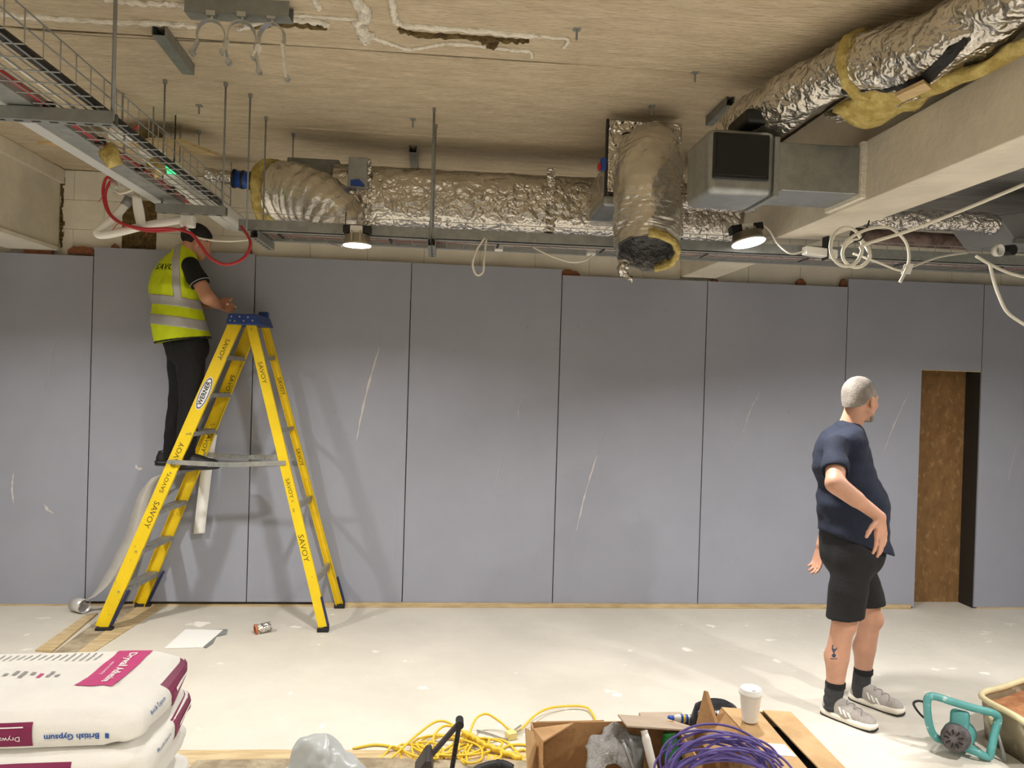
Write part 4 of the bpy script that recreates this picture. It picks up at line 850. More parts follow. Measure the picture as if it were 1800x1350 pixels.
# shirt
s = Sdf((1.84, 3.6, .85), (2.75, 4.6, 1.75), .0065); torso(s, .014); s.rc(chest+Vector((0, 0, .12)), neck-Vector((0, 0, .025)), .10, .070, .05, tl, .68, inf=.008)
s.rc(belly, hip+tf*.015, .160, .170, .04, tl, .86, inf=.016)
s.rc(hip+tf*.10-tl*.06, hip+tf*.12-tl*.05-Vector((0, 0, .01)), .075, .08, .05, inf=.0)
for a, b, e in ((shN, elN, .62), (shF, elF, .62)):
    s.rc(a, a.lerp(b, e), .064, .071, .035)
s.folds(.011, (7, 7, 10), 3); s.folds(.006, (16, 16, 22), 4)
s.cut(hip+Vector((0, 0, .055)), (-.32, 0, -1))
for a, b, e in ((shN, elN, .62), (shF, elF, .62)):
    d = unit(b-a); p = a.lerp(b, e+.02); s.rc(p+d*.075, p+d*.25, .085, .12, .004, op='s')
s.rc(neck+Vector((.012, 0, .052)), neck+Vector((.03, 0, .16)), .060, .085, .006, op='s')
shirt = s.mesh('t_shirt', m_navy, man)
# shorts
s = Sdf((1.88, 3.75, .45), (2.75, 4.55, 1.15), .0065)
s.rc(hip+Vector((0, 0, .10)), hip, .155, .160, .03, tl, .84, inf=.012)
for j, k, w in ((jN, kN, 1.0), (jF, kF, .95)):
    e = k+(k-j)*.06; s.rc(j+Vector((0, 0, .02)), e, .108*w, .093*w, .03); s.rc(j.lerp(e, .5), e, .103*w, .097*w, .02)
s.folds(.008, (8, 8, 5), 13); s.folds(.004, (19, 19, 12), 14)
s.cut(kN+Vector((0, 0, .042)), (.10, .0, -1)); s.cut(hip+Vector((0, 0, .13)), (.05, 0, 1)); shorts = s.mesh('shorts', m_short, man)
MB().tube([PY(1542, 958, 3.97), PY(1541, 972, 3.95), PY(1540, 984, 3.96)], .0025, 6).build('drawstring', m_paper, man)
# socks and shoes
for a, k, px in ((aN, kN, (1463, 1197)), (aF, kF, (1513, 1173))):
    tp_ = PY(*px, a.y); fr = (tp_.z-a.z)/(k.z-a.z); top_ = a.lerp(k, fr)
    s = Sdf(np.minimum(np.array(a), np.array(top_))-.09, np.maximum(np.array(a), np.array(top_))+.08, .004); s.rc(a-Vector((0, 0, .03)), a, .049, .047, .01); s.rc(a, top_+Vector((0, 0, .03)), .047, .052, .01); s.folds(.003, (8, 8, 60), 3); s.cut(top_, (0, 0, 1)); so = s.mesh('sock', m_sock, man)
    s = Sdf(np.array(top_)-.08, np.array(top_)+.06, .004); s.rc(top_-Vector((0, 0, .06)), top_+Vector((0, 0, .03)), .0515, .0545, .0); s.cut(top_+Vector((0, 0, .002)), (0, 0, 1)); s.cut(top_-Vector((0, 0, .032)), (0, 0, -1)); s.mesh('sock_cuff', m_sockt, so)
shoe(man, hN, tN, m_shoe, m_sole); shoe(man, hF, tF, m_shoe, m_sole)
# calf tattoo: a bird standing on a ball
def blob(pts, n=6): return [Vector(p) for p in pts]
bb = bvh_of(body); tc = PY(1466, 1148, 3.9); tu, tv = _rt, Vector((0, 0, 1)); S_ = .00165
shapes = [[(2.2*math.cos(a)*3.2, -8+3.2*2.2*math.sin(a)) for a in [k*.524 for k in range(12)]], [(-2, -1), (2, -1), (3, 6), (9, 12), (10, 20), (6, 15), (0, 13), (-4, 16), (-2, 24), (-6, 28), (-7, 20), (-8, 12), (-5, 6)], [(-10, -20), (10, -20), (12, -14), (8, -17), (-8, -17), (-12, -14)]]
for sh in shapes:
    b = MB(); P = [tc+tu*(x*S_)+tv*(y*S_) for x, y in sh]; project(P, [tuple(range(len(P)))], bb, Vector((-.1, -1, 0)), 'tattoo', m_tat, body, .0035, .8)
# ------------------------------------------------------------------ the worker on the ladder
wk = thing('person', 'person in yellow high-visibility vest standing on the ladder, head bent over the hands', 'person', PY(330, 826, 5.80))
ZT = 1.104
wf = unit((.86, .50, 0)); wl_ = Vector((-wf.y, wf.x, 0))
whip = PY(329, 610, 5.82); wjN, wjF = whip-wl_*.09, whip+wl_*.09
wkN, wkF = PY(336, 705, 5.74), PY(317, 702, 5.92)
whN, wtN = PY(321, 826, 5.70), PY(367, 824, 5.74); whF, wtF = PY(285, 820, 5.90), PY(334, 820, 5.93)
waN, waF = PY(325, 793, 5.71), PY(302, 795, 5.91)
wch, wbl, wnk = PY(306, 505, 5.83), PY(314, 565, 5.83), PY(322, 445, 5.83)
wsN, weN, wwN = PY(336, 468, 5.66), PY(364, 522, 5.62), PY(384, 536, 5.80)
wsF, weF, wwF = PY(318, 466, 6.0), PY(355, 530, 6.04), PY(394, 536, 5.92)
WH = PY(345, 425, 5.80); whf = unit((.80, .50, -.36)); whu = unit((.30, .19, .93))
def wtorso(s, inf=0.0):
    s.rc(wch+Vector((0, 0, .07)), wch, .115, .13, .03, wl_, .66, inf=inf); s.rc(wch, wbl, .13, .13, .04, wl_, .74, inf=inf); s.rc(wbl, whip, .13, .135, .04, wl_, .78, inf=inf)
    s.rc(wch+Vector((.04, .02, .13))-wl_*.13, wch+Vector((.04, .02, .13))+wl_*.13, .07, .07, .06, inf=inf)
s = Sdf((-2.25, 5.35, 1.05), (-1.3, 6.11, 2.95), .0065)
wtorso(s)
for j, k, a in ((wjN, wkN, waN), (wjF, wkF, waF)): s.rc(j, k, .085, .06, .03); s.rc(k, a, .056, .04, .02)
arm(s, wsN, weN, wwN, r=(.055, .046, .031)); arm(s, wsF, weF, wwF)
s.rc(wnk-Vector((0, 0, .06)), WH+Vector((-.03, -.02, -.02)), .062, .056, .03)
hand(s, wwN, PY(402, 540, 5.92)-wwN, Vector((0, 0, 1)), (-.3, .6, -.2), (.55, .6, .6, .6), 1.0)
hand(s, wwF, PY(404, 540, 5.86)-wwF, Vector((0, 0, 1)), (.2, -.7, -.2), (.55, .6, .6, .6), 1.0)
WT = head_shape(s, WH, whf, whu); wbody = s.mesh('body', m_skin2, wk); eyes(WT, wbody)
s = Sdf(np.array(WH)-.17, np.array(WH)+.18, .005); head_shape(s, WH, whf, whu, .011, 1.0, skull_only=True); s.cut(WT(.062, 0, .03), WT(1, 0, -.55)-WT(0, 0, 0)); s.cut(WT(-.05, 0, -.05), WT(.2, 0, -1)-WT(0, 0, 0))
for b in (-1, 1): s.rc(WT(.0, .08*b, -.025), WT(.0, .13*b, -.025), .036, .036, .008, op='s')
s.rc(WT(.045, .1, -.045), WT(.045, -.1, -.045), .065, .065, .01, op='s'); s.folds(.004, (60, 60, 60), 2); s.mesh('hair', m_bhair, wk)
m_tee = mat('black_cotton', (13, 13, 14), .9, var=.3, vscale=6); m_trs = mat('black_trousers', (14, 14, 16), .88, var=.35, vscale=5, bump=.2, bscale=50)
s = Sdf((-2.2, 5.45, 1.95), (-1.4, 6.11, 2.85), .0065); wtorso(s, .010); s.rc(wch+Vector((0, 0, .16)), wnk+Vector((0, 0, .0)), .08, .066, .04)
for a, b in ((wsN, weN), (wsF, weF)): s.rc(a, a.lerp(b, .72), .064, .068, .03)
s.folds(.006, (12, 12, 16), 23)
for a, b in ((wsN, weN), (wsF, weF)): d = unit(b-a); p = a.lerp(b, .56); s.rc(p+d*.07, p+d*.25, .085, .12, .004, op='s')
s.rc(wnk+Vector((.02, .01, .06)), wnk+Vector((.05, .03, .15)), .06, .11, .006, op='s'); tee = s.mesh('t_shirt', m_tee, wk)
d = unit(weN-wsN); p = wsN.lerp(weN, .55); u = d.cross(Vector((0, 1, 0))).normalized(); v = d.cross(u)
MB().tube([p+u*(.070*math.cos(t))+v*(.070*math.sin(t)) for t in [k*.2618 for k in range(24)]], .0028, 6, closed=True).build('sleeve_piping', mat('grey_piping', (170, 170, 172), .6), wk, smooth=True)
s = Sdf((-2.2, 5.5, 1.1), (-1.45, 6.11, 2.2), .0065); s.rc(wbl, whip, .145, .15, .03, wl_, .78)
for j, k, a in ((wjN, wkN, waN), (wjF, wkF, waF)): s.rc(j, k, .112, .080, .03); s.rc(k, a+(a-k)*.06, .078, .066, .02)
s.folds(.010, (9, 9, 7), 33); s.folds(.006, (24, 24, 18), 34); s.cut(wbl, (0, 0, 1)); s.cut(Vector((0, 0, ZT+.055)), (0, 0, -1)); s.mesh('trousers', m_trs, wk)
m_boot = mat('black_boot', (28, 27, 27), .55, var=.2, vscale=20)
for h_, t_ in ((whN, wtN), (whF, wtF)): shoe(wk, Vector((h_.x-.05, h_.y, 0)), Vector((h_.x+.24, h_.y+.05, 0)), m_boot, m_blackp, zb=ZT+.004, stripes=False, name='boot', laces=False)
# vest
m_vest = mat('yellow_vest', (214, 232, 18), .75, var=.08, vscale=6, bump=.12, bscale=50, emit=None); m_refl = mat('reflective_tape', (186, 186, 188), .4, .25); m_trim = mat('black_binding', (24, 24, 24), .8)
def vest(inf):
    s = Sdf((-2.25, 5.45, 1.95), (-1.4, 6.115, 2.75), .006); wtorso(s, .030+inf); s.rc(wbl-Vector((.01, 0, .0)), whip-Vector((.035, .0, -.0)), .155, .175, .05, wl_, .80, inf=.012+inf); s.rc(wch+Vector((.02, .01, .15)), wnk-Vector((0, 0, .03)), .095, .08, .04, wl_, .7, inf=.012+inf)
    s.folds(.010, (9, 9, 4), 43); s.folds(.004, (20, 20, 14), 44)
    return s
HEM = PY(310, 600, 5.8)
def vcuts(s):
    s.cut(HEM, (.14, .02, -1)); s.ell(PY(338, 480, 5.58), (.085, .13, .155), None, .004, op='s'); s.ell(PY(300, 480, 6.12), (.1, .13, .155), None, .004, op='s')
    s.rc(wnk+Vector((.03, .015, .05)), wnk+Vector((.07, .03, .16)), .072, .12, .006, op='s'); return s
vo = vcuts(vest(0)).mesh('vest', m_vest, wk)
for za, zb_ in (((300, 522), (300, 539)), ((300, 556), (300, 574))):
    s = vcuts(vest(.004)); a, b = PY(*za, 5.8), PY(*zb_, 5.8); s.cut(a, (.10, 0, 1)); s.cut(b, (-.10, 0, -1)); s.mesh('reflective_band', m_refl, vo)
s = vcuts(vest(.004)); a, b = PY(303, 442, 5.7), PY(318, 520, 5.7); nn = unit((.9, -.45, .2))
c0 = PY(310, 480, 5.64); s.cut(c0+Vector((.028, 0, 0)), (1, .12, .10)); s.cut(c0-Vector((.028, 0, 0)), (-1, -.12, -.10)); s.cut(PY(300, 530, 5.8), (0, 0, -1)); s.cut((0, 5.84, 0), (0, 1, 0)); s.mesh('reflective_band', m_refl, vo)
s = vest(.003); s.cut(HEM, (.14, .02, -1)); s.cut(HEM+Vector((0, 0, .012)), (-.14, -.02, 1)); s.mesh('hem_binding', m_trim, vo)
text_on('SAVOY', .066, PY(277, 464, 5.62), unit((.5, -.86, .05)), unit((.2, .1, 1)), vo, m_trim, vo, bold=.001, reach=.9)
# small white strip of tape held by the worker
tag(MB().bar(wwN+Vector((.04, .06, .015)), wwN+Vector((.10, .10, -.005)), .035, .012).build('tape_piece', m_paper, bevel=.003), 'small white piece held in the hands of the worker in the vest', 'tape')
# ================================================================== LADDER
m_yel = mat('yellow_fibreglass', (242, 208, 22), .45, var=.10, vscale=5, rgb3=(120, 100, 30), s3=26, lo3=.66, hi3=.72, a3=.6)
m_alu = mat('worn_aluminium', (178, 178, 172), .45, .6, var=.22, vscale=20, bump=.1, bscale=80)
m_capb = mat('ladder_cap_blue', (30, 62, 132), .45, var=.15, vscale=20); m_footb = mat('foot_blue', (36, 44, 92), .55); m_rub = mat('rubber', (30, 30, 32), .8)
m_ink = mat('marker_ink', (92, 78, 24), .7); m_stk = mat('sticker_white', (238, 238, 236), .4); m_stkb = mat('sticker_blue', (36, 44, 120), .4)
lad = thing('step_ladder', 'tall yellow fibreglass step ladder with blue cap standing against the grey boards', 'ladder', (-1.55, 5.85, 0))
fB, fT = PZ(178, 1108), PY(414, 566, 5.70)          # front climbing rail
bB, bT = Vector((PZ(252, 1062).x, 6.10, 0)), PY(447, 568, 5.98)   # far climbing rail
rB, rT = PZ(568, 1110), PY(440, 566, 5.71)          # front support leg
qB, qT = Vector((PZ(598, 1066).x, 6.09, 0)), PY(463, 560, 5.97)
def channel(a, b, w, fl, t, open_dir, m, parent, name):
    """C channel: web of width w in the XZ plane, flanges of depth fl towards open_dir (along Y)"""
    a = Vector(a); b = Vector(b); d = unit(b-a); n = unit(Vector((0, 1, 0))-d*d.y); sdv = d.cross(n).normalized(); L = (b-a).length; c = (a+b)/2; mb = MB()
    mb.obox(c, d*L/2, sdv*w/2, n*t/2)
    for s_ in (-1, 1): mb.obox(c+sdv*s_*(w/2-t/2)+n*open_dir*fl/2, d*L/2, sdv*t/2, n*fl/2)
    return mb.build(name, m, parent, bevel=.0015), d, sdv, n
fr, fd_, fs_, fn_ = channel(fB+Vector((0, 0, .02)), fT, .088, .03, .005, 1, m_yel, lad, 'climbing_rail')
channel(bB+Vector((0, 0, .02)), bT, .088, .03, .005, -1, m_yel, lad, 'climbing_rail')
rr_, rd_, rs_, rn_ = channel(rB+Vector((0, 0, .03)), rT, .068, .028, .005, 1, m_yel, lad, 'support_leg')
channel(qB+Vector((0, 0, .03)), qT, .055, .028, .005, -1, m_yel, lad, 'support_leg')
def atz(a, b, z): return a.lerp(b, (z-a.z)/(b.z-a.z))
for k in range(1, 8):
    z = .276*k; a, b = atz(fB, fT, z), atz(bB, bT, z)
    mb = MB(); ay = unit(Vector((b.x-a.x, b.y-a.y, 0))); ax_ = Vector((ay.y, -ay.x, 0)); c = (a+b)/2; L = (b-a).length/2-.006
    mb.obox(c, ay*L, ax_*.042, (0, 0, .0025)); mb.obox(c-ax_*.041-Vector((0, 0, .014)), ay*L, ax_*.002, (0, 0, .014)); mb.obox(c+ax_*.041-Vector((0, 0, .014)), ay*L, ax_*.002, (0, 0, .014))
    for j in range(5): mb.obox(c+ax_*(-.032+.016*j)+Vector((0, 0, .0035)), ay*L, ax_*.0025, (0, 0, .0012))
    tr = mb.build('tread', m_alu, lad)
    for e_, s_ in ((a, 1), (b, -1)): MB().lathe(e_+Vector((0, -.006 if s_ > 0 else .0, -.01)), (0, -1, 0), [(.007, 0), (.005, .004)], 8).build('rivet', m_alu, tr)
for z, w in ((1.93, .03), (1.40, .03), (.86, .045), (.33, .055)):
    a, b = atz(rB, rT, z), atz(qB, qT, z+.0); MB().bar(a, b, .022, w, up=(0, 0, 1)).build('rear_brace', m_alu, lad, bevel=.003)
    if z < 1: MB().bar(a+Vector((.004, .02, -w)), a.lerp(b, .35)+Vector((.004, 0, 0)), .012, .02).build('corner_brace', m_alu, lad)
# spreaders
for (p0, p1, dip) in ((PY(298, 812, 5.60), PY(498, 814, 5.62), .018), (PY(362, 799, 6.04), PY(508, 803, 6.04), .012)):
    mid = (p0+p1)/2+Vector((0, 0, -dip)); sp = []
    for a, b in ((p0, mid), (mid, p1)): sp.append(MB().bar(a, b+unit(b-a)*.015, .006, .034).build('spreader_bar', m_alu, lad, bevel=.002))
    for t_ in (-.09, -.05, .0, .06, .10):
        c = mid+unit(p1-p0)*t_; MB().lathe(c+Vector((0, -.004, .003)), (0, -1, 0), [(.008, 0), (.006, .004)], 10).build('spreader_rivet', m_galvd, sp[0])
    MB().bar(mid-unit(p1-p0)*.13+Vector((0, -.005, 0)), mid+unit(p1-p0)*.13+Vector((0, -.005, 0)), .005, .026).build('hinge_plate', m_galv, sp[0])
    for p in (p0, p1): MB().lathe(p+Vector((0, -.004, 0)), (0, -1, 0), [(.017, 0), (.017, .005)], 14).build('pivot', m_alu, sp[0])
# blue top cap
cz0, cz1 = fT.z-.02, fT.z+.058
capo = MB(); cx0, cx1 = PY(400, 550, 5.69).x, PY(462, 550, 5.69).x
x0f, x1f = cx0, cx1; yF, yB = fT.y-.045, bT.y+.03
tp = [(x0f+.012, yF, cz1), (x1f-.03, yF, cz1), (x1f-.02, yB, cz1), (x0f+.01, yB, cz1)]; bt_ = [(x0f, yF-.006, cz0), (x1f, yF-.006, cz0), (x1f+.01, yB+.006, cz0), (x0f, yB+.006, cz0)]
capo.add(bt_+tp, [(0, 1, 5, 4), (1, 2, 6, 5), (2, 3, 7, 6), (3, 0, 4, 7), (4, 5, 6, 7), (0, 3, 2, 1)]); cap_ = capo.build('top_cap', m_capb, lad, bevel=.008)
for i, (u_, v_) in enumerate(((.15, .7), (.25, .3), (.38, .72), (.50, .35), (.62, .7), (.12, .35), (.75, .4))): MB().lathe((x0f+(x1f-x0f)*u_, yF-.005+.003*v_, cz0+(cz1-cz0)*v_), (0, -1, 0), [(.0065, 0), (.005, .003)], 10).build('cap_rivet', m_alu, cap_)
MB().box((x0f+.05, yF+.1, cz1-.002), (x1f-.06, yB-.1, cz1+.006)).build('tool_tray', m_footb, cap_, bevel=.003)
MB().box((qT.x-.035, qT.y-.02, qT.z-.03), (qT.x+.035, qT.y+.035, qT.z+.05)).build('hinge_block', m_capb, lad, bevel=.008)
# feet
for B_, dx in ((fB, 0), (bB, 0)):
    f_ = MB().obox(B_+Vector((.022, 0, .012)), (.056, 0, 0), (0, .026, 0), (0, 0, .012)).build('foot_pad', m_rub, lad, bevel=.004)
    MB().bar(B_+Vector((.06, .01, .03)), atz(fB if B_ is fB else bB, fT if B_ is fB else bT, .27)+Vector((.065, .01, 0)), .05, .012, up=(1, 0, 0)).build('foot_brace', m_footb, lad, bevel=.003)
for B_, T_ in ((rB, rT), (qB, qT)):
    MB().obox(B_+Vector((0, 0, .014)), (.04, 0, 0), (0, .026, 0), (0, 0, .014)).build('foot_pad', m_rub, lad, bevel=.004)
    MB().bar(B_+Vector((.035, .012, .03)), atz(B_, T_, .24)+Vector((.042, .012, 0)), .04, .012, up=(1, 0, 0)).build('foot_brace', m_footb, lad, bevel=.003)
# markings: maker's oval and hand written words
frnt = lambda a, b, z: atz(a, b, z)+Vector((0, -.0036, 0))
U = unit(fT-fB); VV = unit(Vector((-U.z, 0, U.x))); c = frnt(fB, fT, 1.66)
def oval(c, u, v, rx, ry, m, lift, nm, par):
    n = u.cross(v).normalized(); n = n if n.y < 0 else -n; return MB().add([c+u*(rx*math.cos(t))+v*(ry*math.sin(t))+n*lift for t in [k*math.pi/16 for k in range(32)]], [tuple(range(32))]).build(nm, m, par)
oval(c, U, VV, .125, .036, m_stk, .0010, 'maker_sticker', fr); oval(c, U, VV, .118, .0325, m_stkb, .0016, 'sticker_rim', fr); oval(c, U, VV, .108, .027, m_stk, .0022, 'sticker_field', fr)
flat_text('WERNER', .044, c, U, VV, mat('sticker_ink', (24, 24, 30), .5), fr, 'lettering', .0028, bold=.0012)
def scrawl(txt, a, b, z, size, down=True, par=fr, sx=1.15):
    u = unit(b-a); u = -u if down else u; v = unit(Vector((-u.z, 0, u.x))); n = u.cross(v)
    if n.y > 0: v = -v
    flat_text(txt, size, frnt(a, b, z), u, v, m_ink, par, 'handwriting', .0012, sx=sx)
scrawl('SAVOY', fB, fT, .80, .055); scrawl('SAVOY', fB, fT, 1.22, .05, False); scrawl('SAVOY', fB, fT, 1.98, .045); scrawl('SAVOY', fB, fT, 1.02, .04, False)
scrawl('SAVOY', rB, rT, 1.82, .045, True, rr_); scrawl('SAVOY', rB, rT, .58, .055, True, rr_); scrawl('SAVOY', rB, rT, 1.0, .04, True, rr_)
bk = [c_ for c_ in lad.children if c_.name.startswith('climbing_rail')][1]; sk = [c_ for c_ in lad.children if c_.name.startswith('support_leg')][1]
for z in (1.72, 1.28): scrawl('SAVOY', bB+Vector((0, -.002, 0)), bT+Vector((0, -.002, 0)), z, .045, True, bk)
for z in (1.72, 1.18): scrawl('SAVOY', qB+Vector((0, -.002, 0)), qT+Vector((0, -.002, 0)), z, .038, True, sk)
# ================================================================== FLOOR THINGS NEAR THE WALL
# metal strip trailing down from the ladder and curling on the floor
m_strip = mat('thin_metal_strip', (216, 214, 210), .35, .3, var=.1, vscale=8)
def ribbon(pts, half, m, name, label, cat, seg=8, solid=.002):
    P = smooth_path(pts, seg); H = [Vector(h) for h in half] if isinstance(half, list) else [Vector(half)]*len(P); n = len(P); b = MB()
    if isinstance(half, list): H = [H[min(int(i*(len(H)-1)/(n-1)), len(H)-2)].lerp(H[min(int(i*(len(H)-1)/(n-1))+1, len(H)-1)], i*(len(H)-1)/(n-1)-min(int(i*(len(H)-1)/(n-1)), len(H)-2)) for i in range(n)]
    b.add([p-h for p, h in zip(P, H)]+[p+h for p, h in zip(P, H)], [(i, i+1, n+i+1, n+i) for i in range(n-1)])
    return tag(b.build(name, m, None, smooth=True, solid=solid), label, cat)
q = PZ(134, 1080); R_ = .05; cc = Vector((q.x, q.y+.05, R_+.003)); e1 = Vector((.55, .835, 0)); wax = Vector((.835, -.55, 0))
coil = [cc+e1*(R_*math.cos(t)*(1-.03*t/6))+Vector((0, 0, R_*math.sin(t)*(1-.03*t/6))) for t in [.6+k*.42 for k in range(15)]]
hs = [(.05, 0, .02), (.055, 0, .025), (.055, 0, .02), (.06, 0, .03), (.06, -.01, .035), (.055, -.02, .03), (.055, -.03, .0)]+[tuple(wax*.06)]*9
ribbon([PY(278, 836, 5.97), PY(258, 862, 6.0), PY(245, 897, 6.02), PY(236, 930, 6.02), PY(218, 968, 6.0), PY(200, 1002, 5.97), PY(178, 1034, 5.95), PY(156, 1054, 5.93)]+coil, hs, m_strip, 'metal_strip', 'long thin metal strip trailing behind the ladder and curling on the floor', 'strip', seg=6)
ribbon([PY(372, 765, 6.06), PY(366, 800, 6.06), PY(360, 850, 6.06), PY(354, 900, 6.06), PY(350, 938, 6.07)], (.042, .0, .004), m_paper, 'white_tape_strip', 'white tape strip hanging behind the rungs of the yellow ladder', 'tape')
# square sheet and tin
P = [PZ(*q_) for q_ in ((289, 1141), (357, 1139), (392, 1109), (326, 1108))]
sh = thing('tile_offcut', 'square white sheet with grey edge lying on the floor right of the ladder', 'sheet', P[0])
MB().prism([p+Vector((0, 0, .002)) for p in P], (0, 0, .006)).build('sheet', m_paper, sh)
P2 = [PZ(*q_) for q_ in ((338, 1108), (400, 1107), (398, 1116), (380, 1120), (374, 1132), (362, 1140), (356, 1138), (384, 1112), (338, 1111))]
MB().prism([p+Vector((0, 0, .001)) for p in P2], (0, 0, .004)).build('grey_edge', m_galvd, sh)
c = PZ(462, 1112)+Vector((0, 0, .035)); tn = thing('tape_roll', 'crumpled roll with a copper coloured rim on the floor', 'roll', PZ(462, 1112)); ax = unit((.85, .45, .1))
MB().lathe(c-ax*.05, ax, [(.028, 0), (.034, .004), (.033, .10), (.029, .104), (.027, .10), (.026, .004), (.028, 0)], 20, cap=False).build('roll_body', m_foilc, tn, smooth=True); warp(tn.children[-1], .006, 40, 2)
MB().lathe(c-ax*.056, ax, [(.024, 0), (.037, 0), (.037, .012), (.024, .012), (.024, 0)], 20, cap=False).build('rim', mat('copper_rim', (196, 118, 76), .5, .3), tn, smooth=True)
# crumbs of plaster
m_crumb = mat('plaster_crumb', (240, 234, 222), .9)
# ================================================================== FOREGROUND: bags of adhesive on a pallet
m_bag = mat('white_paper_bag', (240, 238, 232), .7, var=.06, vscale=5, bump=.45, bscale=11)
m_mag = mat('magenta_print', (206, 58, 128), .6, var=.1, vscale=20); m_magd = mat('dark_magenta_print', (132, 30, 78), .6, var=.15, vscale=10); m_bl = mat('blue_print', (36, 84, 160), .6); m_gry = mat('grey_print', (150, 148, 150), .7); m_wp = mat('white_print', (250, 244, 246), .6)
BC = Vector((-1.037, 2.185, 0)); BA = math.radians(2.5); bu = Vector((math.cos(BA), math.sin(BA), 0)); bv = Vector((-bu.y, bu.x, 0)); BL, BW, BT = .315, .225, .100
def bag_mesh(name, zt, seed, du=0.0, dv=0.0, rot=0.0):
    n1, n2, n3 = 40, 30, 10; Vs = []; Fs = []
    ang = BA+rot; u = Vector((math.cos(ang), math.sin(ang), 0)); v = Vector((-u.y, u.x, 0)); ctr = BC+u*du+v*dv; N = 64; rings = []; rads = []
    nz_ = 22
    for j in range(nz_+1):
        ph = -math.pi/2+math.pi*j/nz_; zz_ = math.copysign(abs(math.sin(ph))**.55, math.sin(ph)); rr = max(abs(math.cos(ph)), 1e-3)**.22
        if j in (0, nz_): rr = .02
        ring_ = []
        for k in range(N):
            t = 2*math.pi*k/N; cx, sy = math.cos(t), math.sin(t); e_ = .17
            x = math.copysign(abs(cx)**e_, cx)*BL*rr; y = math.copysign(abs(sy)**e_, sy)*BW*rr; ring_.append((x, y, zz_))
        rings.append(ring_); rads.append(rr)
    # cap grids are poor in rings: use a dense blend between rr levels on top and bottom
    extra = []
    for lev in (.86, .8, .7, .55, .4, .25, .1): extra.append([(x/max(abs(math.cos(0)), 1)*lev, y*lev, 1.0) for x, y, z in rings[nz_//2]])
    top_r = [r for r, q_ in zip(rings, rads) if q_ > .89]+extra; bot = [[(x*l, y*l, -1.0) for x, y, z in rings[nz_//2]] for l in (.1, .4, .7, .85)]
    allr = bot+top_r
    P = np.array([p for r in allr for p in r]); Z = P[:, 2].copy()
    bul = 1-.30*(P[:, 0]/BL)**4-.12*(P[:, 1]/BW)**4
    P[:, 2] = zt-BT/2+Z*BT/2*np.where(Z > 0, bul, 1.0)
    d = np.stack([vnoise(P*[1, 1, 1]+3*i, 11, seed+i) for i in range(3)], 1)*np.array([.010, .010, .008]); d += np.stack([vnoise(P+5*i, 28, seed+9+i) for i in range(3)], 1)*np.array([.006, .006, .005]); P = P+d
    W = [ctr+u*p[0]+v*p[1]+Vector((0, 0, p[2])) for p in P]; m_ = len(allr)
    F = [(i*N+k, i*N+(k+1) % N, (i+1)*N+(k+1) % N, (i+1)*N+k) for i in range(m_-1) for k in range(N)]+[tuple(range(N-1, -1, -1)), tuple(range((m_-1)*N, m_*N))]
    return MB().add(W, F).build(name, m_bag, None, smooth=True), ctr, u, v
def patch(target, c, u, v, w, h, m, parent, name, n=(10, 6), skew=0.0, lift=.0022, reach=.5):
    G = [c+u*((i/n[0]-.5)*w+skew*(j/n[1]-.5))+v*((j/n[1]-.5)*h) for j in range(n[1]+1) for i in range(n[0]+1)]
    return project(G, [(j*(n[0]+1)+i, j*(n[0]+1)+i+1, (j+1)*(n[0]+1)+i+1, (j+1)*(n[0]+1)+i) for j in range(n[1]) for i in range(n[0])], target, u.cross(v), name, m, parent, lift, reach)
ZB = .985; UP = Vector((0, 0, 1)); zt = ZB; k = 0
lbls = ['white paper bag of drywall adhesive with magenta label, topmost of the stack', 'white paper adhesive bag, second from the top of the stack']
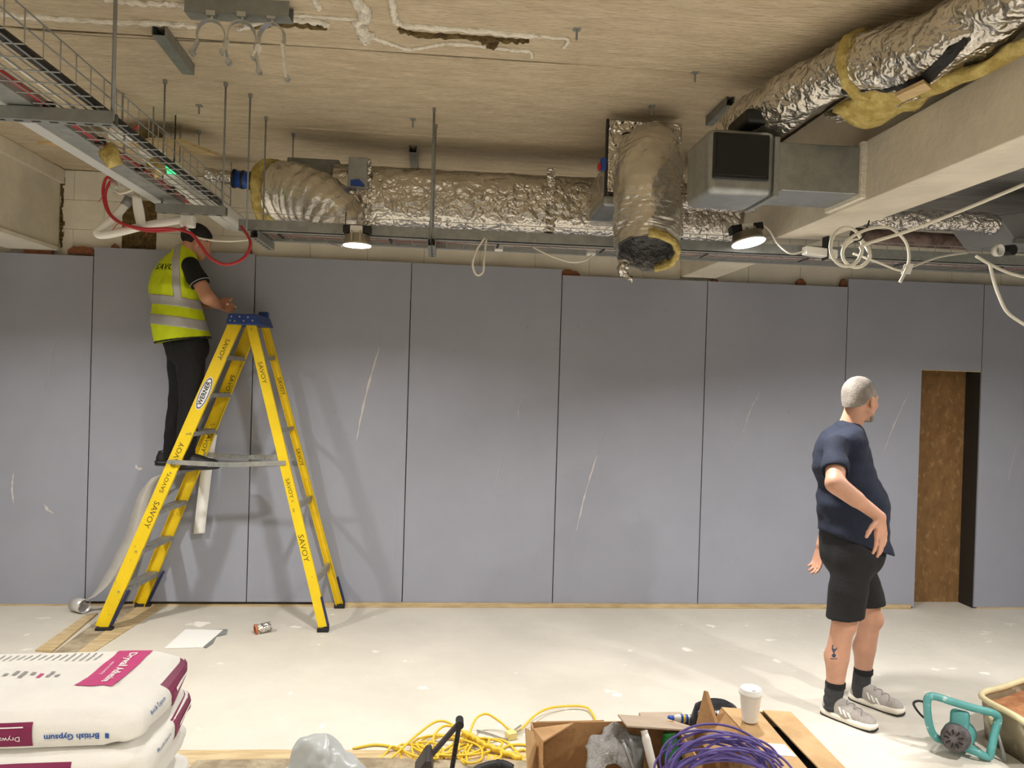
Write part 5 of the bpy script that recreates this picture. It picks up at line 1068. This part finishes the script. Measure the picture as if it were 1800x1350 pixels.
while zt > .2:
    bg, c, u, v = bag_mesh('adhesive_bag', zt, 50+k*7, (-.004, .012, -.01, .008)[k % 4], (.0, -.012, .006, -.004)[k % 4], (0, .03, -.02, .015)[k % 4])
    tag(bg, lbls[k] if k < 2 else 'white adhesive bag low in the stack, under the two printed ones', 'bag', 'adhesive bags stacked on the pallet')
    bt = bvh_of(bg); zc = zt-BT/2
    if k < 2:
        # end panel on the right: dark magenta print
        patch(bt, c+u*.4+v*.09+UP*(zc-.0), v, UP, .22, .062, m_magd, bg, 'end_print', (14, 6), reach=.6); patch(bt, c+u*.4+v*.10+UP*(zc), v, UP, .16, .010, m_wp, bg, 'end_print_line', (14, 2), reach=.6, lift=.004)
        text_on('British Gypsum', .016, c+u*.4-v*.11+UP*(zc+.012), v, UP, bt, m_bl, bg, reach=.6)
        # near side: magenta panel on the left, upside down maker's name on the right
        if k == 0:
            patch(bt, c-u*.085-v*.4+UP*(zc-.004), u, UP, .29, .060, m_magd, bg, 'side_print', (20, 6), reach=.6); patch(bt, c-u*.085-v*.4+UP*(zc+.016), u, UP, .25, .003, m_wp, bg, 'side_print_line', (20, 1), reach=.6, lift=.004)
            text_on('Drywall Adhesive', .018, c-u*.03-v*.4+UP*(zc-.012), -u, -UP, bt, m_wp, bg, lift=.0045, reach=.6)
            text_on('British Gypsum', .0205, c+u*.150-v*.4+UP*(zc-.012), -u, -UP, bt, m_bl, bg, lift=.003, bold=.0006, reach=.6); patch(bt, c+u*.232-v*.4+UP*(zc-.012), u, UP, .010, .013, m_bl, bg, 'maker_mark', (3, 3), reach=.6)
        else:
            patch(bt, c+u*.02-v*.4+UP*(zc-.004), u, UP, .22, .058, m_magd, bg, 'side_print', (20, 6), reach=.6); text_on('Drywall Adhesive', .020, c+u*.02-v*.4+UP*(zc-.004), -u, -UP, bt, m_wp, bg, lift=.0045, reach=.6)
    if k == 0:
        lc = c+u*.150+v*.060+UP*zt
        patch(bt, lc, u, v, .095, .27, m_mag, bg, 'label_panel', (8, 18), skew=.02, reach=.3)
        text_on('Drywall Adhesive', .031, lc+u*.010, -v, u, bt, m_wp, bg, lift=.004, bold=.0008, reach=.3); text_on('undercoat bonding', .012, lc-u*.022, -v, u, bt, m_wp, bg, lift=.004, reach=.3)
        for i in range(17):      # rows of small print
            x_ = -.235+.019*i; hh = .055*random.uniform(.6, 1); patch(bt, c+u*x_+v*.150+UP*zt, u, v, .004, hh, m_gry, bg, 'small_print', (1, 5), skew=.008, lift=.002, reach=.3)
        for i in range(7): patch(bt, c+u*(-.12+.022*i)+v*(.02+.01*(i % 2))+UP*zt, u, v, .010, .018+.012*(i % 3), m_gry if i != 4 else m_mag, bg, 'symbol', (2, 3), lift=.002, reach=.3)
        patch(bt, c-u*.21+v*.0+UP*zt, u, v, .05, .05, mat('pale_blue_print', (140, 170, 216), .6), bg, 'blue_panel', (4, 4), reach=.3)
    zt -= BT-.003; k += 1
zp = zt-BT/2+.02
pal = thing('pallet', 'wooden pallet under the stack of adhesive bags', 'pallet', (BC.x, BC.y, 0)); PH = max(zt, .06)
for i in range(5): MB().obox(BC+bv*(-.24+.12*i)+UP*(PH-.011), bu*.36, bv*.045, UP*.011).build('deck_board', m_wood, pal)
for i in range(3): MB().obox(BC+bu*(-.3+.3*i)+UP*((PH-.022)/2), bu*.045, bv*.285, UP*((PH-.022)/2)).build('bearer', m_wood, pal)
# ================================================================== FOREGROUND: cables and tools on the floor
m_yc = mat('yellow_cable', (232, 196, 56), .5, var=.08, vscale=12); m_grc = mat('grey_wire', (150, 146, 140), .6)
def floorp(px, py, z=.008): return PZ(px, py, z)
loop = [floorp(620, 1316), floorp(660, 1309), floorp(695, 1316), floorp(706, 1340), floorp(690, 1360), floorp(680, 1342), floorp(700, 1322, .03), floorp(735, 1290, .05), floorp(768, 1268, .07), floorp(795, 1274, .05), floorp(806, 1296, .02), floorp(780, 1318), floorp(750, 1322), floorp(742, 1302), floorp(770, 1292, .03), floorp(800, 1300), floorp(830, 1320), floorp(880, 1330), floorp(920, 1318), floorp(930, 1334), floorp(900, 1348), floorp(870, 1334), floorp(890, 1312), floorp(925, 1310), floorp(932, 1325), floorp(880, 1345), floorp(830, 1340), floorp(780, 1330), floorp(720, 1350)]
cable('extension_cable', loop, .0062, m_yc, 'yellow cable tangled in loops on the floor beside the black tool', seg=7)
cable('extension_cable', [floorp(800, 1342), floorp(770, 1320), floorp(762, 1296, .04), floorp(782, 1276, .06), floorp(812, 1284, .05), floorp(822, 1300, .03), floorp(828, 1282, .05), floorp(838, 1262, .07), floorp(856, 1255, .08), floorp(878, 1268, .05), floorp(898, 1284, .02), floorp(915, 1282, .02), floorp(940, 1258, .03), floorp(965, 1245, .03), floorp(1000, 1241, .02), floorp(1030, 1243, .02), floorp(1042, 1256, .01), floorp(1050, 1275, .008)], .0062, m_yc, 'yellow cable rising from the tangle and arching away towards the boxes', seg=8)
cable('extension_cable', [floorp(640, 1345), floorp(672, 1330), floorp(690, 1312, .03), floorp(712, 1325), floorp(740, 1342), floorp(775, 1335), floorp(800, 1312, .02), floorp(842, 1310), floorp(860, 1330), floorp(845, 1345), floorp(822, 1328), floorp(836, 1305, .03), floorp(880, 1300), floorp(905, 1318), floorp(918, 1342), floorp(890, 1362)], .006, m_yc, 'yellow cable lying lowest in the tangle near the grey plastic bag', seg=7)
R3 = random.Random(21); tp3 = []
for k in range(46):
    a_ = k*1.15; cx_, cy_ = 790+58*math.sin(k*.41)+R3.uniform(-14, 14), 1318+7*math.sin(k*.77); tp3.append(floorp(cx_+(30+10*R3.random())*math.cos(a_), cy_+(15+6*R3.random())*math.sin(a_), .012+.03*R3.random()))
cable('extension_cable', tp3, .0055, m_yc, 'thin yellow cable wound through the middle of the tangle', seg=6)
tw = MB().tube(smooth_path([floorp(814, 1288, .05), floorp(832, 1296, .05), floorp(850, 1308, .04), floorp(880, 1320, .03), floorp(915, 1334, .02)], 10), .013, 8, noise=lambda i, k_, a: .004*math.sin(i*1.2+a)); tag(tw.build('extension_cable', m_yc, None, smooth=True), 'twisted bundle of yellow cable running down to the cardboard box', 'cable')
pl = thing('cable_connector', 'small pale yellow connector lying right of the yellow tangle', 'connector', PZ(898, 1298)); c = PZ(898, 1298)
MB().obox(c+Vector((0, 0, .018)), (.022, .01, 0), (-.01, .022, 0), (0, 0, .018)).build('body', mat('pale_yellow_plastic', (226, 210, 140), .5), pl, bevel=.005); MB().tube(smooth_path([c+Vector((0, .0, .02)), c+Vector((.03, .06, .02)), c+Vector((.06, .1, .02))], 5), .005, 8).build('pigtail', m_grc, pl, smooth=True)
cable('grey_wire', [floorp(838, 1284), floorp(862, 1290), floorp(884, 1298), floorp(896, 1298), floorp(906, 1288, .02), floorp(915, 1282, .03)], .004, m_grc, 'thin grey wire beside the small yellow connector')
# folding black leg tool
tl_ = thing('folding_tool', 'black folding tool with two long arms standing among the yellow cable', 'tool', (PY(780, 1345, 3.2).x, 3.2, 0)); ap = PY(808, 1270, 3.22)
m_drk = mat('dark_tool_steel', (58, 52, 50), .5, .3, var=.2, vscale=16)
for px, dy in ((742, -.10), (792, .06)):
    e_ = PY(px+(-8 if px < 760 else 2), 1355, 3.2+dy); g_ = ap+(e_-ap)*(ap.z/(ap.z-e_.z)); MB().bar(g_+Vector((0, 0, .004)), ap, .020, .030, up=(0, -1, .2)).build('arm', m_drk, tl_, bevel=.005)
    for j in range(6 if px > 760 else 0): c = g_.lerp(ap, .5+.06*j); MB().lathe(c+Vector((0, -.015, 0)), (0, -1, 0), [(.006, 0), (.006, .004)], 8).build('tooth', m_black, tl_)
MB().lathe(ap+Vector((-.0, .03, .0)), (0, -1, 0), [(.017, 0), (.017, .06)], 14).build('pivot', m_blackp, tl_)
g = PY(742, 1350, 3.0); tb = thing('tool_case', 'dark grey tool case edge at the bottom beside the folding tool', 'case', (g.x, 2.95, 0)); gz = PY(742, 1330, 3.0)
MB().prism([PY(726, 1372, 3.0), PY(748, 1338, 3.0), PY(758, 1337, 3.0), PY(762, 1372, 3.0)], (0, .14, 0)).build('lid', m_drk, tb, bevel=.008); zl = PY(730, 1372, 3.0).z; MB().box((g.x-.07, 2.96, 0), (g.x+.05, 3.12, zl-.02)).build('case_body', m_drk, tb, bevel=.01)
MB().lathe((g.x+.0, 3.08, zl), (0, 0, 1), [(.02, 0), (.02, .02)], 10).build('green_knob', mat('dark_green_plastic', (32, 92, 74), .5), tb)
bx = thing('black_hose', 'black hose end lying at the bottom edge right of the folding tool', 'hose', PZ(870, 1350)); MB().tube(smooth_path([PZ(835, 1358, .03), PZ(850, 1350, .04), PZ(880, 1344, .05), PZ(900, 1352, .04)], 6), .022, 12).build('hose', m_blackp, bx, smooth=True); MB().lathe(PZ(872, 1345, .045), (.8, -.3, 0), [(.027, 0), (.027, .03)], 12).build('cuff', m_black, bx)
# grey translucent plastic bag
pb = MB(); c = Vector((PY(566, 1330, 3.35).x, 3.38, 0)); 
def bagfn(u_, v_):
    t = 2*math.pi*u_; r = (1-v_**2.2)**.5; hz = .24*v_; e_ = 1+.15*math.cos(2*t)+.06*math.cos(5*t+1); return (c.x+math.cos(t)*.165*r**.6*e_*(1-.25*v_), c.y+math.sin(t)*.13*r**.6*e_*(1-.25*v_), hz+.0)
pb.grid(bagfn, 56, 26); po = tag(pb.build('plastic_bag', mat('grey_polythene', (186, 190, 190), .3, alpha=.86, bump=.3, bscale=12, spec=.6), None, smooth=True), 'crumpled grey plastic bag at the bottom left of the yellow cable', 'bag'); warp(po, .035, 9, 4, (1, 1, .8)); warp(po, .014, 24, 6, (1, 1, .7)); po.location.z += .02
# ================================================================== FOREGROUND: boxes
m_card2 = mat('pale_cardboard', (202, 168, 122), .8, rgb2=(186, 150, 104), vscale=6, bump=.1, bscale=60); m_edge = mat('cardboard_edge', (150, 112, 70), .9)
m_cardd = mat('greyish_cardboard', (176, 158, 138), .8, var=.1, vscale=6)
def panel(pts, m, parent, name, th=.006, par=None):
    P = [Vector(p) for p in pts]; n = (P[1]-P[0]).cross(P[2]-P[0]).normalized(); return MB().prism([p-n*th/2 for p in P], n*th).build(name, m, parent)
# open box on the left
b1 = thing('cardboard_box', 'open cardboard box with splayed flaps holding bubble wrap and tubes', 'box', (.66, 2.95, 0))
A_, B_, C_, D_ = PY(962, 1290, 2.86), PY(1000, 1268, 3.10), PY(1160, 1290, 3.06), PY(1150, 1352, 2.80)
X0, X1, Y0, Y1, Z1 = .40, .99, 2.74, 3.10, .435
for nm, q_ in (('box_wall', [(X0, Y0, 0), (X0, Y1, 0), (X0, Y1, Z1), (X0, Y0, Z1)]), ('box_wall', [(X1, Y0, 0), (X1, Y1, 0), (X1, Y1, Z1), (X1, Y0, Z1)]), ('box_wall', [(X0, Y0, 0), (X1, Y0, 0), (X1, Y0, Z1-.08), (X0, Y0, Z1-.08)]), ('box_wall', [(X0, Y1, 0), (X1, Y1, 0), (X1, Y1, Z1), (X0, Y1, Z1)]), ('box_base', [(X0, Y0, .004), (X1, Y0, .004), (X1, Y1, .004), (X0, Y1, .004)])): panel(q_, m_card, b1, nm)
fz = .006
panel([Vector((X0, Y0, Z1)), Vector((X0, Y1-.06, Z1)), PY(1008, 1272, 3.06), PY(955, 1304, 2.86)], m_card, b1, 'flap')
panel([PY(928, 1366, 2.80), PY(924, 1280, 2.86), PY(936, 1286, 2.90), PY(958, 1366, 2.90)], m_card2, b1, 'flap')
panel([Vector((X0+.02, Y1, Z1)), Vector((X0+.20, Y1, Z1)), PY(1062, 1267, 3.16), PY(1006, 1274, 3.14)], m_card, b1, 'flap')
panel([PY(1086, 1257, 3.14), PY(1165, 1262, 3.16), PY(1240, 1286, 3.02), PY(1102, 1277, 2.93)], m_cardd, b1, 'flap')
# contents
bw = MB().grid(lambda u_, v_: (lambda p: p)(PY(1032+(1110-1032)*u_+(1-v_)*8*math.sin(u_*9), 1355-(78*math.sin(math.pi*min(u_*.62+.12, 1))+10)*v_, 2.82+.16*v_+.1*u_)), 34, 22); o = tag(bw.build('bubble_wrap', mat('bubble_film', (246, 244, 240), .08, alpha=.7, bump=1.0, bscale=60, btype='voronoi', spec=.8), None, smooth=True, solid=.004), 'crumpled clear bubble wrap bulging out of the open cardboard box', 'bubble wrap'); warp(o, .03, 14, 3); warp(o, .012, 34, 7)
for px0, py0, px1, py1, y_, r, mm, nm, lb, ct in ((1132, 1284, 1152, 1366, 2.9, .017, m_white, 'plastic_tube', 'white tube standing in the open cardboard box', 'tube'), (1094, 1300, 1118, 1366, 2.86, .007, m_galv, 'metal_rod', 'thin metal rod leaning in the open cardboard box', 'rod'),
        (1176, 1288, 1186, 1366, 2.95, .035, mat('green_plastic', (40, 120, 62), .35), 'green_bottle', 'green bottle standing in the open cardboard box beside the purple cable', 'bottle'), (1116, 1292, 1112, 1366, 3.0, .04, m_galvd, 'grey_canister', 'grey canister deep in the open cardboard box', 'canister')):
    a, b = PY(px1, py1, y_), PY(px0, py0, y_+.05); d = unit(b-a); a0 = a-d*((a.z-.03)/max(d.z, .2)); L_ = (b-a0).length
    t = thing(nm, lb, ct, (a0.x, a0.y, .02)); MB().lathe(a0, d, [(r, 0), (r, L_-.03), (r*.8, L_-.012)], 16).build('body', mm, t, smooth=True); MB().lathe(a0+d*(L_-.012), d, [(r*.8, 0), (r*.8, .012)], 14).build('cap', mm, t)
# purple cable coil over the box corner
m_pur = mat('purple_cable', (92, 76, 148), .45, var=.1, vscale=30); pc = PY(1268, 1380, 2.56); pts = []
for k in range(480):
    t = k*2*math.pi/22; w_ = k/480; r = .168+.022*math.sin(k*.37)+.016*math.sin(k*.11); pts.append(pc+Vector((math.cos(t)*r*1.15, math.sin(t)*r*.35+.06*math.sin(k*.23)-.03, .02+abs(math.sin(t))**1*math.copysign(1, math.sin(t))*r*.62+.03*math.sin(k*.19))))
tag(MB().tube(smooth_path(pts, 3), .0042, 7).build('network_cable', m_pur, None, smooth=True), 'coil of purple cable heaped in front of the boxes', 'cable')
# bin the coil rests on
bn = thing('white_bucket', 'white bucket under the purple cable coil at the bottom edge', 'bucket', (pc.x, pc.y, 0)); MB().lathe((pc.x, pc.y, 0), (0, 0, 1), [(.09, 0), (.115, pc.z-.075), (.122, pc.z-.075), (.122, pc.z-.045), (.11, pc.z-.045), (.105, pc.z-.06), (.02, pc.z-.06)], 36).build('bucket_body', m_white, bn, smooth=True)
MB().tube([(pc.x+.122*math.cos(t), pc.y-.04*math.sin(t)-.09*abs(math.sin(t)), pc.z-.06-.1*math.sin(t)) for t in [k*math.pi/16 for k in range(17)]], .004, 6).build('wire_handle', m_galvd, bn)
# right box with the cup
b2 = thing('cardboard_box', 'closed brown cardboard box with a slit lid carrying the coffee cup', 'box', (1.25, 2.85, 0)); HB = .52
lid = [PZ(*q_, HB) for q_ in ((1268, 1246), (1330, 1244), (1462, 1346), (1396, 1356))]; lid2 = [PZ(*q_, HB) for q_ in ((1338, 1256), (1362, 1250), (1388, 1257), (1458, 1330), (1452, 1345), (1420, 1346))]
F0, F1 = PZ(1268, 1246, HB), PZ(1386, 1254, HB); N0, N1 = PZ(1392, 1380, HB), PZ(1480, 1362, HB)
w = [F0, F1, N1, N0]
for i in range(4): a, b = w[i], w[(i+1) % 4]; panel([(a.x, a.y, 0), (b.x, b.y, 0), b, a], m_card2, b2, 'box_wall')
c4 = sum(w, Vector())/4
mA, mB_ = F0.lerp(F1, .56), N0.lerp(N1, .52); up_ = Vector((0, 0, .004))
panel([F0+up_, mA-(F1-F0)*.02+up_, mB_-(N1-N0)*.05+up_, N0+up_], m_card2, b2, 'lid_flap'); panel([mA+(F1-F0)*.06+up_, F1+up_+Vector((.01, 0, 0)), N1+up_+Vector((.03, .02, .0)), mB_+(N1-N0)*.16+up_], m_card2, b2, 'lid_flap')
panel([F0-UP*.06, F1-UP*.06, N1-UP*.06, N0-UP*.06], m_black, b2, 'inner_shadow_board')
panel([F0, F0+(N0-F0)*.5, PY(1290, 1296, 2.86)+Vector((-.10, 0, -.05)), PY(1234, 1300, 2.95)-Vector((0, 0, .02))], m_card, b2, 'side_flap')
lc = F0.lerp(N0, .63).lerp(mA.lerp(mB_, .63), .62); MB().obox(lc+Vector((0, 0, .008)), unit(N0-F0)*.045, unit(F1-F0)*.03, (0, 0, .0006)).build('white_label', m_paper, b2)
b3 = thing('cardboard_flap', 'tall pointed cardboard flap standing between the open box and the closed box', 'cardboard', PY(1240, 1300, 3.0)); g3 = [PY(1238, 1214, 3.02), PY(1244, 1216, 3.02), PY(1270, 1296, 2.94), PY(1268, 1310, 2.92), PY(1222, 1284, 3.06)]
panel(g3, m_card, b3, 'panel', .008); panel([g3[3], g3[4], Vector((g3[4].x, g3[4].y, 0)), Vector((g3[3].x, g3[3].y, 0))], m_card, b3, 'lower_panel', .008)
# cup
cb = PZ(1318, 1267, HB+.012); cu = thing('coffee_cup', 'white takeaway coffee cup with lid standing on the closed cardboard box', 'cup', cb)
MB().lathe(cb, (0, 0, 1), [(.027, .004), (.029, 0), (.030, .004), (.041, .108), (.0425, .110)], 36).build('cup_body', m_paper, cu, smooth=True)
MB().lathe(cb+Vector((0, 0, .105)), (0, 0, 1), [(.0425, 0), (.0455, .001), (.046, .007), (.043, .010), (.040, .020), (.038, .024), (.036, .022), (.034, .0195), (.004, .0195)], 36).build('lid', m_white, cu, smooth=True)
MB().obox(cb+Vector((.0, -.028, .127)), (.007, 0, 0), (0, .003, 0), (0, 0, .0015)).build('sip_hole', m_gry, cu)
# blue can and black sack behind
c = PZ(1190, 1268, .36); bo = thing('blue_bottle', 'small blue and silver bottle lying behind the boxes', 'bottle', c); a, b = PY(1174, 1262, 3.3), PY(1216, 1264, 3.3); d = unit(b-a)
MB().lathe(a, d, [(.008, 0), (.011, .004), (.011, .025)], 16).build('cap', m_blue, bo, smooth=True); MB().lathe(a+d*.025, d, [(.009, 0), (.018, .014), (.018, .085), (.015, .095)], 20).build('body', mat('silver_label', (206, 206, 200), .4, .2), bo, smooth=True)
for q_ in (.03, .052, .074): MB().lathe(a+d*(.025+q_), d, [(.0186, 0), (.0186, .011)], 20).build('blue_band', m_blue, bo, smooth=True)
MB().lathe(a+d*.066, d, [(.0188, 0), (.0188, .009)], 20).build('yellow_band', m_yc, bo, smooth=True)
sk_ = MB().lathe((PY(1262, 1290, 3.25).x, 3.25, 0), (0, 0, 1), [(.06, 0), (.11, .06), (.12, .25), (.115, .36), (.10, .41), (.07, .43), (.02, .43)], 40); o = tag(sk_.build('black_sack', mat('black_polythene', (16, 16, 18), .25, bump=.5, bscale=16), None, smooth=True), 'black plastic sack standing behind the pointed cardboard flap', 'sack'); warp(o, .02, 14, 3, (1, 1, .3)); o.location.z += .006
bs = bpy.data.objects['blue_bottle']
st = thing('carton', 'low carton behind the open box on which the blue bottle lies', 'carton', (PY(1190, 1275, 3.3).x, 3.3, 0)); zt_ = min(a.z, b.z)-.019; MB().box((a.x-.10, 3.20, 0), (a.x+.10, 3.42, zt_)).build('carton_body', m_cardd, st, bevel=.003); MB().box((a.x-.10, 3.30, zt_), (a.x+.10, 3.304, zt_+.001)).build('tape_seam', m_paper, st)
# ================================================================== MIXER AND TUB
m_teal = mat('teal_paint', (88, 160, 158), .45, var=.12, vscale=8, rgb3=(190, 205, 200), s3=30, lo3=.62, hi3=.68, a3=.7); m_mot = mat('dusty_motor', (110, 104, 104), .8, rgb2=(70, 64, 66), vscale=24, bump=.4, bscale=60)
mx = thing('paddle_mixer', 'teal hand held mixer with looped frame handles lying on the floor', 'mixer', PZ(1690, 1330)); M3 = 3.68
fr_ = lambda px, py, y=M3: PY(px, py, y)
outl = [fr_(1632, 1238), fr_(1629, 1252), fr_(1633, 1285), fr_(1644, 1308), fr_(1668, 1316), fr_(1712, 1333, 3.60), fr_(1736, 1343, 3.58), fr_(1742, 1330, 3.58), fr_(1748, 1300, 3.6), fr_(1754, 1276, 3.62), fr_(1745, 1266, 3.62), fr_(1710, 1257, 3.64), fr_(1670, 1245, 3.66), fr_(1645, 1237, 3.68)]
zmin = min(p.z for p in outl); outl = [p+Vector((0, 0, max(0, .022-zmin))) for p in outl]
MB().tube(smooth_path(outl, 5, True), .019, 14, closed=True).build('frame_handle', m_teal, mx, smooth=True)
g0, g1 = fr_(1690, 1250, 3.66), fr_(1672, 1300, 3.60)
MB().bar(fr_(1688, 1248, 3.68), fr_(1686, 1284, 3.66), .085, .09).build('gear_housing', m_teal, mx, bevel=.018)
ax = unit(fr_(1672, 1303, 3.50)-fr_(1697, 1282, 3.74)); cm = fr_(1690, 1288, 3.72); cm.z = max(cm.z, .075)
MB().lathe(cm-ax*.02, ax, [(.05, 0), (.068, .01), (.070, .12), (.066, .13)], 30).build('motor_housing', m_teal, mx, smooth=True)
MB().lathe(cm+ax*.11, ax, [(.064, 0), (.066, .02), (.064, .06), (.05, .072), (.02, .076)], 30).build('motor_end', m_mot, mx, smooth=True)
for k in range(9): t = k*2*math.pi/9; u = ax.cross(UP).normalized(); v = u.cross(ax); MB().obox(cm+ax*.186+u*(.032*math.cos(t))+v*(.032*math.sin(t)), u*.012*math.cos(t)+v*.012*math.sin(t), (u*-math.sin(t)+v*math.cos(t))*.003, ax*.004).build('vent', m_black, mx)
MB().bar(fr_(1700, 1310, 3.62), fr_(1718, 1322, 3.60), .03, .03).build('lower_mount', m_teal, mx, bevel=.006)
MB().tube(smooth_path([fr_(1630, 1236), fr_(1615, 1232, 3.7), fr_(1606, 1236, 3.72), fr_(1610, 1246, 3.74), fr_(1620, 1258, 3.76), fr_(1628, 1264, 3.78)], 6), .006, 8).build('power_lead', m_blackp, mx, smooth=True)
MB().tube(smooth_path([cm-ax*.02, cm-ax*.10, cm-ax*.2+UP*.0], 4), .012, 10).build('spindle', m_galvd, mx, smooth=True)
# tub
m_tub = mat('cream_tub', (226, 214, 170), .6, var=.15, vscale=6); m_tubs = mat('dusty_tub_side', (150, 138, 112), .8, var=.25, vscale=5, rgb3=(200, 192, 170), s3=9, lo3=.55, hi3=.66); m_mud = mat('brown_powder', (176, 124, 84), .95, rgb2=(150, 98, 62), vscale=14, bump=.5, bscale=40)
tu_ = thing('mixing_tub', 'cream mixing tub with brown powder standing at the right edge', 'tub', (3.25, 3.62, 0)); RT = .22
rimp = [PZ(1727, 1219, RT), PZ(1760, 1209, RT), PZ(1850, 1190, RT), PZ(2010, 1235, RT), PZ(2020, 1300, RT), PZ(1900, 1330, RT), PZ(1790, 1262, RT), PZ(1735, 1232, RT)]
rim = smooth_path(rimp, 6, True); ctr = sum(rim, Vector())/len(rim); n = len(rim)
cbm = Vector((ctr.x, ctr.y, 0)); b = MB()
lev = [(1.0, RT), (.96, RT*.5), (.92, .0), ]; V = []
for sc_, z in lev: V += [Vector((cbm.x+(p.x-cbm.x)*sc_, cbm.y+(p.y-cbm.y)*sc_, z)) for p in rim]
for sc_, z in ((.90, .012), (.935, RT*.5), (.97, RT)): V += [Vector((cbm.x+(p.x-cbm.x)*sc_, cbm.y+(p.y-cbm.y)*sc_, z)) for p in rim]
b.add(V, [(j*n+i, j*n+(i+1) % n, (j+1)*n+(i+1) % n, (j+1)*n+i) for j in range(5) for i in range(n)]+[tuple(range(5*n, 6*n)) if False else tuple(range(3*n, 4*n))]); b.build('tub_body', m_tubs, tu_, smooth=True, fix=True)
MB().tube(rim, .016, 10, closed=True).build('rim', m_tub, tu_, smooth=True)
mud = [Vector((cbm.x+(p.x-cbm.x)*.945, cbm.y+(p.y-cbm.y)*.945, RT-.045)) for p in rim]; mm_ = MB(); V = list(mud)
for s_ in (.66, .33, .02): V += [Vector((cbm.x+(p.x-cbm.x)*.945*s_, cbm.y+(p.y-cbm.y)*.945*s_, RT-.045+.04*(1-s_)+random.uniform(-.012, .012))) for p in rim]
mm_.add(V, [(j*n+i, j*n+(i+1) % n, (j+1)*n+(i+1) % n, (j+1)*n+i) for j in range(3) for i in range(n)]+[tuple(range(3*n, 4*n))]); tag(mm_.build('powder', m_mud, tu_, smooth=True, fix=True), None, None)
sc_ = thing('paddle_shaft', 'pale muddy paddle head poking up between the mixer and the tub', 'paddle', PZ(1740, 1300)); 
MB().bar(PY(1748, 1272, 3.62), PY(1738, 1252, 3.72), .03, .022).build('paddle_blade', m_tub, sc_, bevel=.004); pz_ = PY(1748, 1272, 3.62); MB().tube([pz_, (pz_.x+.02, pz_.y-.06, .008)], .009, 10).build('shaft', m_galvd, sc_, smooth=True)
